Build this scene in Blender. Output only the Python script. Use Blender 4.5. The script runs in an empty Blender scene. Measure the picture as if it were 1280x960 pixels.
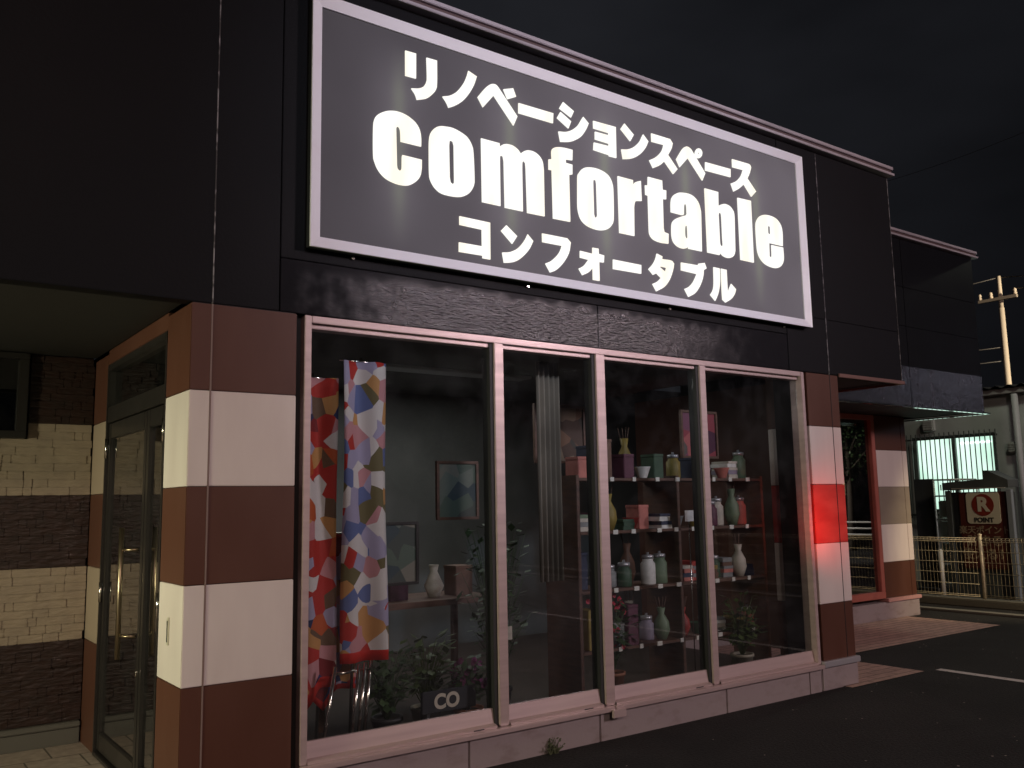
import bpy, bmesh, math, random
from mathutils import Vector, Matrix
random.seed(7)
C = bpy.context.scene
R = math.radians
# ---------------------------------------------------------------- camera
YAW, PIT, ROL = 0.631078, 0.132817, -0.018398
CAM = Vector((0.0, -4.33, 1.45))
fwd = Vector((math.sin(YAW)*math.cos(PIT), math.cos(YAW)*math.cos(PIT), math.sin(PIT)))
right0 = Vector((math.cos(YAW), -math.sin(YAW), 0)); up0 = right0.cross(fwd)
rgt = right0*math.cos(ROL)+up0*math.sin(ROL); upv = -right0*math.sin(ROL)+up0*math.cos(ROL)
cd = bpy.data.cameras.new('camera'); cam = bpy.data.objects.new('camera', cd); C.collection.objects.link(cam)
m = Matrix.Identity(4)
for i in range(3):
    m[i][0], m[i][1], m[i][2], m[i][3] = rgt[i], upv[i], -fwd[i], CAM[i]
cam.matrix_world = m
cd.sensor_width = 36; cd.lens = 1122.374/1280*36; cd.clip_start = .05; cd.clip_end = 500
C.camera = cam
# ---------------------------------------------------------------- night sky
w = bpy.data.worlds.new('World'); C.world = w; w.use_nodes = True
nt = w.node_tree; bg = nt.nodes['Background']
tc = nt.nodes.new('ShaderNodeTexCoord'); mp = nt.nodes.new('ShaderNodeMapping')
mp.inputs['Scale'].default_value = (1.2, 1.2, 3.0)
nz = nt.nodes.new('ShaderNodeTexNoise'); nz.inputs['Scale'].default_value = 1.6; nz.inputs['Detail'].default_value = 4
dotn = nt.nodes.new('ShaderNodeVectorMath'); dotn.operation = 'DOT_PRODUCT'; dotn.inputs[1].default_value = (0.40, 0.80, 0.44)
mr = nt.nodes.new('ShaderNodeMapRange'); mr.inputs['From Min'].default_value = .60; mr.inputs['From Max'].default_value = .98
ml = nt.nodes.new('ShaderNodeMath'); ml.operation = 'MULTIPLY'
rp = nt.nodes.new('ShaderNodeValToRGB')
rp.color_ramp.elements[0].color = (.0018, .0019, .0023, 1); rp.color_ramp.elements[1].color = (.021, .022, .027, 1)
rp.color_ramp.elements[0].position = .08; rp.color_ramp.elements[1].position = .62
nt.links.new(tc.outputs['Generated'], mp.inputs[0]); nt.links.new(mp.outputs[0], nz.inputs['Vector'])
nt.links.new(tc.outputs['Generated'], dotn.inputs[0]); nt.links.new(dotn.outputs['Value'], mr.inputs[0])
nt.links.new(mr.outputs[0], ml.inputs[0]); nt.links.new(nz.outputs['Fac'], ml.inputs[1])
nt.links.new(ml.outputs[0], rp.inputs[0]); nt.links.new(rp.outputs[0], bg.inputs['Color'])
bg.inputs['Strength'].default_value = .8
C.view_settings.view_transform = 'Standard'; C.view_settings.look = 'None'
C.view_settings.exposure = 0; C.view_settings.gamma = 1
try: C.cycles.max_bounces = 8; C.cycles.transparent_max_bounces = 16; C.cycles.use_denoising = True
except Exception: pass
# ---------------------------------------------------------------- street lights, added fill and sheen lamps
def area(name, loc, target, size, energy, col, spread=180, sy=None):
    l = bpy.data.lights.new(name, 'AREA'); l.energy = energy; l.color = col; l.size = size
    if sy: l.shape = 'RECTANGLE'; l.size_y = sy
    l.spread = R(spread)
    o = bpy.data.objects.new(name, l); C.collection.objects.link(o); o.location = loc
    o.rotation_euler = (Vector(target)-Vector(loc)).to_track_quat('-Z', 'Y').to_euler(); return o
area('lot_floodlight', (12.2, -12.6, 5.85), (3.4, 0, 1.6), 1.3, 620, (1, .76, .80))
area('road_floodlight', (-1.5, -14.5, 8.2), (2.6, 0, 1.6), 1.2, 360, (1, .72, .62))
area('entrance_lamp', (-3.0, -.6, 1.6), (1.26, .7, 1.05), .4, 29, (1, .97, .66), 76)
area('yard_lamp', (13.3, 1.15, 5.2), (12.6, 2.2, .3), .4, 42, (.95, 1, .80))
area('interior_fill_light', (3.9, 1.9, 2.52), (3.9, 1.9, 0), 1.6, 17, (1, .97, .92))  # added fill that lifts the dark shop interior
def spot(name, loc, target, energy, col, ang, blend, rad):
    l = bpy.data.lights.new(name, 'SPOT'); l.energy = energy; l.color = col; l.spot_size = R(ang); l.spot_blend = blend; l.shadow_soft_size = rad
    o = bpy.data.objects.new(name, l); C.collection.objects.link(o); o.location = loc
    o.rotation_euler = (Vector(target)-Vector(loc)).to_track_quat('-Z', 'Y').to_euler(); return o
spot('red_glow_spot', (5.88, -.42, 1.20), (6.16, 0, 1.29), 13, (1, .07, .05), 100, 1, .05)  # unseen red source, added for the red glow on the pillar
spot('fence_spot', (11.2, -2.6, 3.2), (12.06, 2.1, .45), 560, (1, .80, .46), 44, .6, .15)  # unseen spot added to brighten the fence
spot('pole_spot', (20, -9.0, 8.5), (22, 5.8, 5.2), 15000, (1, .86, .64), 22, .5, .2)  # unseen spot added to lift the utility pole
spot('sign_street_lamp', (2.2, -11.5, 6.8), (4.0, 0, 3.65), 1700, (.74, .80, 1), 27, .8, .3)
area('rear_sheen_light', (21, -4.3, 4.3), (10.5, 1.1, 2.8), .7, 1.3, (.82, .80, 1), 60)  # unseen lamp added for the sheen on the rear stucco
area('stucco_sheen_light', (9.6, -8.7, 4.95), (3.2, 0, 2.6), .6, 5, (.95, .86, 1), 50)  # unseen lamp added to lay a highlight on the stucco band
spot('rail_spot', (17, -9.5, 4), (20.5, -5.5, .9), 3000, (1, .95, .85), 60, .5, .2)  # unseen spot added so the guard rail shows up mirrored
# ---------------------------------------------------------------- helpers
def mat(name, col, rough=.6, metal=0, bump=None, var=None, spec=.5, emit=None, es=1, coat=0):
    """bump=(scale, strength, stretch xyz)  var=(scale, colour2, lo, hi, stretch)"""
    M = bpy.data.materials.new(name); M.use_nodes = True; t = M.node_tree; b = t.nodes['Principled BSDF']
    b.inputs['Base Color'].default_value = (*col, 1); b.inputs['Roughness'].default_value = rough
    b.inputs['Metallic'].default_value = metal; b.inputs['Specular IOR Level'].default_value = spec
    b.inputs['Coat Weight'].default_value = coat
    if emit: b.inputs['Emission Color'].default_value = (*emit, 1); b.inputs['Emission Strength'].default_value = es
    tcn = t.nodes.new('ShaderNodeTexCoord')
    if var:
        mpn = t.nodes.new('ShaderNodeMapping'); mpn.inputs['Scale'].default_value = var[4] if len(var) > 4 else (1, 1, 1)
        n = t.nodes.new('ShaderNodeTexNoise'); n.inputs['Scale'].default_value = var[0]; n.inputs['Detail'].default_value = 6
        r = t.nodes.new('ShaderNodeValToRGB'); r.color_ramp.elements[0].position = var[2]; r.color_ramp.elements[1].position = var[3]
        r.color_ramp.elements[0].color = (*col, 1); r.color_ramp.elements[1].color = (*var[1], 1)
        t.links.new(tcn.outputs['Object'], mpn.inputs[0]); t.links.new(mpn.outputs[0], n.inputs['Vector'])
        t.links.new(n.outputs['Fac'], r.inputs[0]); t.links.new(r.outputs[0], b.inputs['Base Color'])
        r2 = t.nodes.new('ShaderNodeMapRange'); r2.inputs['To Min'].default_value = max(.03, rough-.08); r2.inputs['To Max'].default_value = min(1, rough+.1)
        t.links.new(n.outputs['Fac'], r2.inputs[0]); t.links.new(r2.outputs[0], b.inputs['Roughness'])
    if bump:
        mpn = t.nodes.new('ShaderNodeMapping'); mpn.inputs['Scale'].default_value = bump[2] if len(bump) > 2 else (1, 1, 1)
        n = t.nodes.new('ShaderNodeTexNoise'); n.inputs['Scale'].default_value = bump[0]; n.inputs['Detail'].default_value = 5
        bp = t.nodes.new('ShaderNodeBump'); bp.inputs['Strength'].default_value = bump[1]; bp.inputs['Distance'].default_value = .01
        t.links.new(tcn.outputs['Object'], mpn.inputs[0]); t.links.new(mpn.outputs[0], n.inputs['Vector'])
        t.links.new(n.outputs['Fac'], bp.inputs['Height']); t.links.new(bp.outputs[0], b.inputs['Normal'])
    return M
class MB:
    def __init__(s): s.v = []; s.f = []; s.mi = []; s.sm = []; s.weld = False
    def face(s, pts, mi=0, smooth=False):
        n = len(s.v); s.v += [tuple(p) for p in pts]; s.f.append(tuple(range(n, n+len(pts)))); s.mi.append(mi); s.sm.append(smooth)
    def box(s, x0, x1, y0, y1, z0, z1, mi=0, bev=0, rot=None, org=None):
        bm = bmesh.new(); bmesh.ops.create_cube(bm, size=1)
        for v in bm.verts: v.co = Vector(((x0+x1)/2+v.co.x*(x1-x0), (y0+y1)/2+v.co.y*(y1-y0), (z0+z1)/2+v.co.z*(z1-z0)))
        if bev: bmesh.ops.bevel(bm, geom=list(bm.edges), offset=bev, segments=2, affect='EDGES')
        if rot is not None:
            o = Vector(org) if org is not None else Vector(((x0+x1)/2, (y0+y1)/2, (z0+z1)/2))
            for v in bm.verts: v.co = rot @ (v.co-o)+o
        s.bm(bm, mi); return s
    def bm(s, bm, mi=0, smooth=False):
        n = len(s.v); bm.verts.index_update()
        s.v += [tuple(v.co) for v in bm.verts]
        for f in bm.faces: s.f.append(tuple(n+v.index for v in f.verts)); s.mi.append(mi); s.sm.append(smooth)
        bm.free()
    def tube(s, pts, r, mi=0, seg=8, cap=True):
        pts = [Vector(p) for p in pts]; rs = r if isinstance(r, (list, tuple)) else [r]*len(pts)
        n0 = len(s.v); prev = None
        for i, p in enumerate(pts):
            d = (pts[min(i+1, len(pts)-1)]-pts[max(i-1, 0)]).normalized()
            a = prev if prev is not None else (Vector((0, 0, 1)) if abs(d.z) < .9 else Vector((1, 0, 0)))
            u = (a-d*a.dot(d)).normalized(); prev = u; v = d.cross(u)
            for k in range(seg):
                t = 2*math.pi*k/seg; s.v.append(tuple(p+(u*math.cos(t)+v*math.sin(t))*rs[i]))
        for i in range(len(pts)-1):
            for k in range(seg):
                a = n0+i*seg+k; b = n0+i*seg+(k+1) % seg
                s.f.append((a, b, b+seg, a+seg)); s.mi.append(mi); s.sm.append(True)
        if cap:
            s.f.append(tuple(n0+k for k in range(seg))[::-1]); s.mi.append(mi); s.sm.append(False)
            e = n0+(len(pts)-1)*seg; s.f.append(tuple(e+k for k in range(seg))); s.mi.append(mi); s.sm.append(False)
        return s
    def lathe(s, cx, cy, prof, mi=0, seg=20):
        n0 = len(s.v)
        for (r, z) in prof:
            for k in range(seg):
                t = 2*math.pi*k/seg; s.v.append((cx+r*math.cos(t), cy+r*math.sin(t), z))
        for i in range(len(prof)-1):
            for k in range(seg):
                a = n0+i*seg+k; b = n0+i*seg+(k+1) % seg
                s.f.append((a, b, b+seg, a+seg)); s.mi.append(mi); s.sm.append(True)
        return s
    def build(s, name, mats, parent=None):
        me = bpy.data.meshes.new(name); me.from_pydata(s.v, [], s.f)
        for mm in (mats if isinstance(mats, (list, tuple)) else [mats]): me.materials.append(mm)
        me.polygons.foreach_set('material_index', s.mi); me.polygons.foreach_set('use_smooth', s.sm)
        bm = bmesh.new(); bm.from_mesh(me)
        if s.weld: bmesh.ops.remove_doubles(bm, verts=list(bm.verts), dist=1e-5)
        bmesh.ops.recalc_face_normals(bm, faces=list(bm.faces)); bm.to_mesh(me); bm.free()
        me.update(); o = bpy.data.objects.new(name, me); C.collection.objects.link(o)
        if parent is not None:
            o.parent = parent
            par = parent
            T = Vector((0, 0, 0))
            while par is not None: T += par.location; par = par.parent
            o.location = -T
        return o
def tag(o, label=None, cat=None, group=None, kind=None):
    for k, v in (('label', label), ('category', cat), ('group', group), ('kind', kind)):
        if v: o[k] = v
    return o
def thing(name, label, cat, loc=(0, 0, 0), group=None):
    o = bpy.data.objects.new(name, None); C.collection.objects.link(o); o.location = loc; o.empty_display_size = .2
    return tag(o, label, cat, group)
def bx(name, dims, m_, parent=None, bev=0):
    return MB().box(*dims, bev=bev).build(name, m_, parent)
def copy_tree(o, parent=None):
    c = o.copy(); C.collection.objects.link(c); c.parent = parent
    for ch in list(o.children): copy_tree(ch, c)
    return c
def structure(o): return tag(o, kind='structure')
def text_mesh(name, body, size, m_, parent, origin, xdir, extrude=.002, offset=0, align='CENTER', spacing=1):
    """flat lettering; xdir = world direction the text runs in, up is +Z"""
    cu = bpy.data.curves.new(name, 'FONT'); cu.body = body; cu.size = size; cu.extrude = extrude; cu.offset = offset
    cu.align_x = align; cu.align_y = 'CENTER'; cu.space_character = spacing
    t = bpy.data.objects.new('tmp', cu); C.collection.objects.link(t)
    bpy.context.view_layer.update()
    me = bpy.data.meshes.new_from_object(t.evaluated_get(bpy.context.evaluated_depsgraph_get()))
    bpy.data.objects.remove(t)
    X = Vector(xdir).normalized(); Z = Vector((0, 0, 1)); N = X.cross(Z)
    M4 = Matrix(((X.x, Z.x, N.x, origin[0]), (X.y, Z.y, N.y, origin[1]), (X.z, Z.z, N.z, origin[2]), (0, 0, 0, 1)))
    me.transform(M4); me.materials.clear(); me.materials.append(m_)
    o = bpy.data.objects.new(name, me); C.collection.objects.link(o)
    if parent is not None:
        o.parent = parent; T = Vector((0, 0, 0)); par = parent
        while par is not None: T += par.location; par = par.parent
        o.location = -T
    return o
# ---------------------------------------------------------------- materials
BLK = mat('black_painted_siding', (.0014, .0020, .0034), .55, bump=(60, .12, (1, 1, 1)), var=(2.2, (.0022, .0030, .0046), .35, .7), spec=.16)
STUC = mat('black_stucco', (.004, .004, .006), .24, bump=(44, .75, (.5, 1, 1.9)), var=(9, (.006, .006, .008), .4, .7), spec=1)
# sheen shaped into the gloss: fades towards both ends and the top
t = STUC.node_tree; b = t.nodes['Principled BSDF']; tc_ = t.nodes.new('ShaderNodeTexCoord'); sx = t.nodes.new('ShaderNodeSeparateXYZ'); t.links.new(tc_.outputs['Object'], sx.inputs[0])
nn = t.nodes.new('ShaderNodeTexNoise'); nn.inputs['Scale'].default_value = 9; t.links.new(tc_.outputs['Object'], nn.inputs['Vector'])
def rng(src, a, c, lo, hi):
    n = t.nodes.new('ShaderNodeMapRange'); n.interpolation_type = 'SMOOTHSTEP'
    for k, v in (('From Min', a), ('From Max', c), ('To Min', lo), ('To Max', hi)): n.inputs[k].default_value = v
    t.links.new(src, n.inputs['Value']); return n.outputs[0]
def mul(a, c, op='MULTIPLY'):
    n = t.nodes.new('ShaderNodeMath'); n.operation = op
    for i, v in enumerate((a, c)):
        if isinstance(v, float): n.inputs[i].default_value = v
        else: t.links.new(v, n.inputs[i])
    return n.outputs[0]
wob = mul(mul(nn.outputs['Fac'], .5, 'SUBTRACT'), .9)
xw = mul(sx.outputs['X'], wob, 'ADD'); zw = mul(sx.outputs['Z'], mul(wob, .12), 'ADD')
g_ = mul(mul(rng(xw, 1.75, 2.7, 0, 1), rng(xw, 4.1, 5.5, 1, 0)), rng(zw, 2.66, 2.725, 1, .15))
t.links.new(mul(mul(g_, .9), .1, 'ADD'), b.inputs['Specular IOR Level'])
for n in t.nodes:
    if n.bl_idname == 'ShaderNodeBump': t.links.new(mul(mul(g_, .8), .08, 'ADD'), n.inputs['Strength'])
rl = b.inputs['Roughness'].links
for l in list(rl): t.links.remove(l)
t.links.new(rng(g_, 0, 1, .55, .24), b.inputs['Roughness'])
STUC2 = mat('sheen_streaked_black_stucco', (.010, .010, .013), .24, bump=(26, .7, (1, 1, .8)), var=(5, (.034, .031, .040), .50, .68, (2, 2, .8)), spec=.5)  # paler lavender streaks put the sheen into the base colour
BROWN = mat('brown_metal_panel', (.088, .034, .021), .42, spec=.3, var=(1.5, (.108, .045, .029), .3, .75, (3, 3, .8)), bump=(1.3, .05))
WHITE = mat('offwhite_metal_panel', (.66, .585, .545), .36, var=(2.2, (.73, .66, .61), .3, .75, (3, 3, .8)), bump=(1.3, .05))
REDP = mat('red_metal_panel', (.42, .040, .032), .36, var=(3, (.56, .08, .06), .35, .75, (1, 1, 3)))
SEAM = mat('dark_joint', (.012, .010, .010), .6)
CAPM = mat('silver_trim', (.55, .54, .56), .35, metal=.6, bump=(20, .05, (.2, 1, 6)))
FRM = mat('brushed_sign_frame', (.94, .94, .99), .36, metal=.0, bump=(18, .06, (.1, 1, 4)), var=(6, (.90, .87, .92), .5, .8, (.3, 1, 1)))
ALU = mat('pinkish_aluminium', (.54, .42, .40), .38, metal=.3, var=(7, (.42, .32, .305), .35, .75, (.15, 1, 3)))
ALUR = mat('reddish_window_frame', (.50, .16, .12), .4, metal=.2, var=(6, (.40, .12, .09), .3, .7))
BRZ = mat('bronze_door_frame', (.036, .032, .030), .34, metal=.4, var=(5, (.03, .026, .024), .3, .7))
STEEL = mat('polished_steel', (.70, .66, .60), .18, metal=1)
HANDLE = mat('dull_brass_handle', (.34, .27, .18), .35, metal=1)
DARK = mat('dark_rubber', (.015, .015, .015), .6)
CONC = mat('painted_concrete_base', (.30, .25, .245), .8, bump=(30, .25), var=(6, (.22, .17, .16), .52, .78, (1, 1, 2.5)))
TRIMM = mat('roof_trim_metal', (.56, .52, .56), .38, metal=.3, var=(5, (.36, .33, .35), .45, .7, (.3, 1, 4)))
TRIMD = mat('roof_trim_brown_groove', (.10, .06, .06), .5)  # dark brown middle strip of the trim profile
# asphalt
ASP = mat('asphalt', (.0055, .0053, .0056), .82, bump=(55, 1.0), spec=.35, var=(75, (.024, .0225, .0225), .46, .70))
t = ASP.node_tree; b = t.nodes['Principled BSDF']; old = b.inputs['Base Color'].links[0].from_socket
tcn = t.nodes.new('ShaderNodeTexCoord')
n1 = t.nodes.new('ShaderNodeTexNoise'); n1.inputs['Scale'].default_value = 1.1; n1.inputs['Detail'].default_value = 7; n1.inputs['Distortion'].default_value = .8
r1 = t.nodes.new('ShaderNodeValToRGB'); r1.color_ramp.elements[0].position = .35; r1.color_ramp.elements[1].position = .72
r1.color_ramp.elements[0].color = (.6, .58, .58, 1); r1.color_ramp.elements[1].color = (1.9, 1.8, 1.75, 1)
mx = t.nodes.new('ShaderNodeMix'); mx.data_type = 'RGBA'; mx.blend_type = 'MULTIPLY'; mx.inputs['Factor'].default_value = 1; mx.clamp_result = False
t.links.new(tcn.outputs['Object'], n1.inputs['Vector']); t.links.new(n1.outputs['Fac'], r1.inputs[0])
t.links.new(old, mx.inputs['A']); t.links.new(r1.outputs[0], mx.inputs['B'])
vo = t.nodes.new('ShaderNodeTexVoronoi'); vo.inputs['Scale'].default_value = 7
cmp_ = t.nodes.new('ShaderNodeMath'); cmp_.operation = 'LESS_THAN'; cmp_.inputs[1].default_value = .05
mx2 = t.nodes.new('ShaderNodeMix'); mx2.data_type = 'RGBA'; mx2.inputs['B'].default_value = (.35, .30, .26, 1)
t.links.new(tcn.outputs['Object'], vo.inputs['Vector']); t.links.new(vo.outputs['Distance'], cmp_.inputs[0])
t.links.new(cmp_.outputs[0], mx2.inputs['Factor']); t.links.new(mx.outputs['Result'], mx2.inputs['A'])
t.links.new(mx2.outputs['Result'], b.inputs['Base Color'])
def tile_mat(name, c1, c2, mortar, w_, h_, ms, rot=0, rough=.6, bump=.4, wall=False, distort=0):
    M = bpy.data.materials.new(name); M.use_nodes = True; t = M.node_tree; b = t.nodes['Principled BSDF']; b.inputs['Roughness'].default_value = rough
    tcn = t.nodes.new('ShaderNodeTexCoord'); mpn = t.nodes.new('ShaderNodeMapping')
    mpn.inputs['Rotation'].default_value = (R(90) if wall else 0, 0, rot)
    br = t.nodes.new('ShaderNodeTexBrick'); br.inputs['Scale'].default_value = 1; br.inputs['Brick Width'].default_value = w_
    br.inputs['Row Height'].default_value = h_; br.inputs['Mortar Size'].default_value = ms; br.inputs['Mortar Smooth'].default_value = .3
    br.inputs['Color1'].default_value = (*c1, 1); br.inputs['Color2'].default_value = (*c2, 1); br.inputs['Mortar'].default_value = (*mortar, 1)
    t.links.new(tcn.outputs['Object'], mpn.inputs[0])
    vec = mpn.outputs[0]
    if distort:
        nn = t.nodes.new('ShaderNodeTexNoise'); nn.inputs['Scale'].default_value = 5; nn.inputs['Detail'].default_value = 3
        sub = t.nodes.new('ShaderNodeVectorMath'); sub.operation = 'MULTIPLY_ADD'
        sub.inputs[1].default_value = (distort, distort, 0)
        t.links.new(tcn.outputs['Object'], nn.inputs['Vector']); t.links.new(nn.outputs['Color'], sub.inputs[0]); t.links.new(vec, sub.inputs[2]); vec = sub.outputs[0]
    t.links.new(vec, br.inputs['Vector'])
    n = t.nodes.new('ShaderNodeTexNoise'); n.inputs['Scale'].default_value = 18; n.inputs['Detail'].default_value = 6
    t.links.new(tcn.outputs['Object'], n.inputs['Vector'])
    mx = t.nodes.new('ShaderNodeMix'); mx.data_type = 'RGBA'; mx.blend_type = 'MULTIPLY'; mx.inputs['Factor'].default_value = .7
    r = t.nodes.new('ShaderNodeValToRGB'); r.color_ramp.elements[0].color = (.55, .55, .55, 1); r.color_ramp.elements[0].position = .3; r.color_ramp.elements[1].position = .7
    t.links.new(n.outputs['Fac'], r.inputs[0]); t.links.new(br.outputs['Color'], mx.inputs['A']); t.links.new(r.outputs[0], mx.inputs['B'])
    t.links.new(mx.outputs['Result'], b.inputs['Base Color'])
    ad = t.nodes.new('ShaderNodeMath'); ad.operation = 'MULTIPLY_ADD'; ad.inputs[1].default_value = .5 if wall else .15
    iv = t.nodes.new('ShaderNodeMath'); iv.operation = 'SUBTRACT'; iv.inputs[0].default_value = 1
    t.links.new(br.outputs['Fac'], iv.inputs[1]); t.links.new(n.outputs['Fac'], ad.inputs[0]); t.links.new(iv.outputs[0], ad.inputs[2])
    bp = t.nodes.new('ShaderNodeBump'); bp.inputs['Strength'].default_value = bump; bp.inputs['Distance'].default_value = .012
    t.links.new(ad.outputs[0], bp.inputs['Height']); t.links.new(bp.outputs[0], b.inputs['Normal'])
    return M
TILE = tile_mat('terracotta_paving', (.60, .38, .31), (.50, .32, .26), (.17, .12, .10), .30, .10, .006, rot=0, bump=.5)
TILE2 = tile_mat('pale_entrance_tiles', (.42, .34, .28), (.38, .31, .26), (.14, .12, .10), .30, .30, .006, bump=.4)
BRK_D = mat('dark_brown_stone_siding', (.026, .012, .009), .42, bump=(26, 1, (.5, 1, 1.8)), var=(16, (.016, .008, .006), .4, .7))
BRK_L = mat('beige_stone_siding', (.29, .225, .165), .5, bump=(26, 1, (.5, 1, 1.8)), var=(9, (.24, .185, .14), .4, .7))
def glass_mat(name, tint=(.75, .8, .8), refl=(1, 1, 1), base=.08):
    M = bpy.data.materials.new(name); M.use_nodes = True; t = M.node_tree; t.nodes.clear()
    o = t.nodes.new('ShaderNodeOutputMaterial'); tr = t.nodes.new('ShaderNodeBsdfTransparent'); tr.inputs[0].default_value = (*tint, 1)
    gl = t.nodes.new('ShaderNodeBsdfGlossy'); gl.inputs['Color'].default_value = (*refl, 1); gl.inputs['Roughness'].default_value = .015
    fr = t.nodes.new('ShaderNodeFresnel'); fr.inputs[0].default_value = 1.5
    ge = t.nodes.new('ShaderNodeNewGeometry'); im = t.nodes.new('ShaderNodeMath'); im.operation = 'MULTIPLY_ADD'; im.inputs[1].default_value = 1/1.5-1.5; im.inputs[2].default_value = 1.5
    t.links.new(ge.outputs['Backfacing'], im.inputs[0]); t.links.new(im.outputs[0], fr.inputs[0])
    ad = t.nodes.new('ShaderNodeMath'); ad.operation = 'ADD'; ad.inputs[1].default_value = base; ad.use_clamp = True
    mx = t.nodes.new('ShaderNodeMixShader')
    t.links.new(fr.outputs[0], ad.inputs[0]); t.links.new(ad.outputs[0], mx.inputs[0])
    t.links.new(tr.outputs[0], mx.inputs[1]); t.links.new(gl.outputs[0], mx.inputs[2]); 
    df = t.nodes.new('ShaderNodeBsdfDiffuse'); df.inputs[0].default_value = (.7, .7, .7, 1); mx2 = t.nodes.new('ShaderNodeMixShader')
    tcn = t.nodes.new('ShaderNodeTexCoord'); n = t.nodes.new('ShaderNodeTexNoise'); n.inputs['Scale'].default_value = 7; n.inputs['Detail'].default_value = 9; n.inputs['Distortion'].default_value = .3
    mr = t.nodes.new('ShaderNodeMapRange'); mr.inputs['From Min'].default_value = .45; mr.inputs['From Max'].default_value = .8; mr.inputs['To Min'].default_value = .002; mr.inputs['To Max'].default_value = .012
    t.links.new(tcn.outputs['Object'], n.inputs['Vector']); t.links.new(n.outputs['Fac'], mr.inputs[0]); t.links.new(mr.outputs[0], mx2.inputs[0])
    t.links.new(mx.outputs[0], mx2.inputs[1]); t.links.new(df.outputs[0], mx2.inputs[2]); t.links.new(mx2.outputs[0], o.inputs[0]); return M
GLASS = glass_mat('shop_window_glass', (.92, .95, .95), base=.0)
GLASSD = glass_mat('smoked_door_glass', (.30, .31, .30), base=.22)
# ================================================================ SETTING
g = MB(); g.face([(-40, -45, 0), (60, -45, 0), (60, 60, 0), (-40, 60, 0)]); structure(g.build('asphalt_lot', ASP))
g = MB(); g.face([(6.3, -.07, .004), (7.32, -.07, .004), (7.32, .83, .004), (6.3, .83, .004)])
g.face([(6.3, .83, .004), (10.5, .83, .004), (10.5, 1.98, .004), (6.3, 1.98, .004)]); structure(g.build('terracotta_pavement', TILE))
g = MB(); g.face([(-6, -.9, .004), (1.27, -.9, .004), (1.27, 2.14, .004), (-6, 2.14, .004)]); structure(g.build('entrance_tiles', TILE2))
LINE = mat('worn_white_road_paint', (.62, .58, .54), .7, var=(22, (.16, .15, .14), .60, .68), bump=(80, .3))
g = MB(); g.face([(7.44, -5.5, .004), (7.53, -5.5, .004), (7.53, -.10, .004), (7.44, -.10, .004)]); structure(g.build('parking_line', LINE))
structure(MB().box(11.93, 12.2, -12, 9, 0, .10, bev=.012).build('fence_kerb', mat('dark_kerb_concrete', (.13, .12, .10), .85, bump=(30, .3))))
structure(MB().box(11.25, 11.40, -12, 9, 0, .03, bev=.006).build('gutter_strip', mat('gutter_concrete', (.16, .15, .13), .85, bump=(30, .3))))

# ================================================================ SHOP BUILDING
shop = thing('shop_building', 'black-fronted single-storey shop with brown and off-white striped pillars, filling most of the picture', 'shop', (4, 2, 0))
Zb = [.18, .64, 1.10, 1.56, 2.02, 2.447]
def striped(mb, x0, x1, y0, y1, seq, seams=()):
    xs = [x0]+list(seams)+[x1]
    for k in range(5):
        for i in range(len(xs)-1):
            a = xs[i]+(.002 if i else 0); c = xs[i+1]-(.002 if i < len(xs)-2 else 0)
            mb.box(a, c, y0, y1, Zb[k]+.0015, Zb[k+1]-.0015, mi=seq[k], bev=.003)
# left pillar  (X 1.26 .. 1.80)
p = MB(); striped(p, 1.26, 1.795, 0, .40, [0, 1, 0, 1, 0], (1.36,)); p.box(1.27, 1.785, .01, .39, .0, 2.45, mi=2)
p.box(1.266, 1.79, .004, .396, 0, .175, mi=0, bev=.003)
pl = p.build('pillar', [BROWN, WHITE, SEAM], shop)
s_ = MB(); s_.box(1.253, 1.26, .205, .235, .81, .94, bev=.003); s_.build('key_slot', mat('slot_cover', (.55, .52, .42), .4), pl)
s_ = MB(); s_.box(1.2515, 1.2535, .213, .227, .825, .925); s_.build('slot_opening', DARK, pl)
# right pillar (X 6.06 .. 6.48)
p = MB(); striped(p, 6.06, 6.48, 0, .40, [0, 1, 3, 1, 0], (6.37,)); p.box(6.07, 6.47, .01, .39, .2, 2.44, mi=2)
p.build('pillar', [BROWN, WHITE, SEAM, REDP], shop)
p = MB(); p.box(6.03, 6.50, -.03, .42, .172, .218, bev=.006); p.build('pillar_cap', CAPM, shop)
p = MB(); p.box(6.03, 6.495, -.004, .40, 0, .170, bev=.008); p.build('pillar_base', CONC, shop)
# gaps beside window
p = MB(); p.box(1.797, 1.838, .05, .3, .0, 2.45); p.build('window_reveal', SEAM, shop)
p = MB(); p.box(6.032, 6.058, .05, .3, .17, 2.45); p.build('window_reveal', SEAM, shop)
# concrete base under the window with chipped lower edge
p = MB(); xx = 1.797
while xx < 6.02:
    wdt = random.uniform(.9, 1.3); e = min(6.028, xx+wdt)
    p.box(xx, e-.004, 0.0, .18, -.02, .166, bev=.006); xx = e
p.build('concrete_base', CONC, shop)
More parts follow.
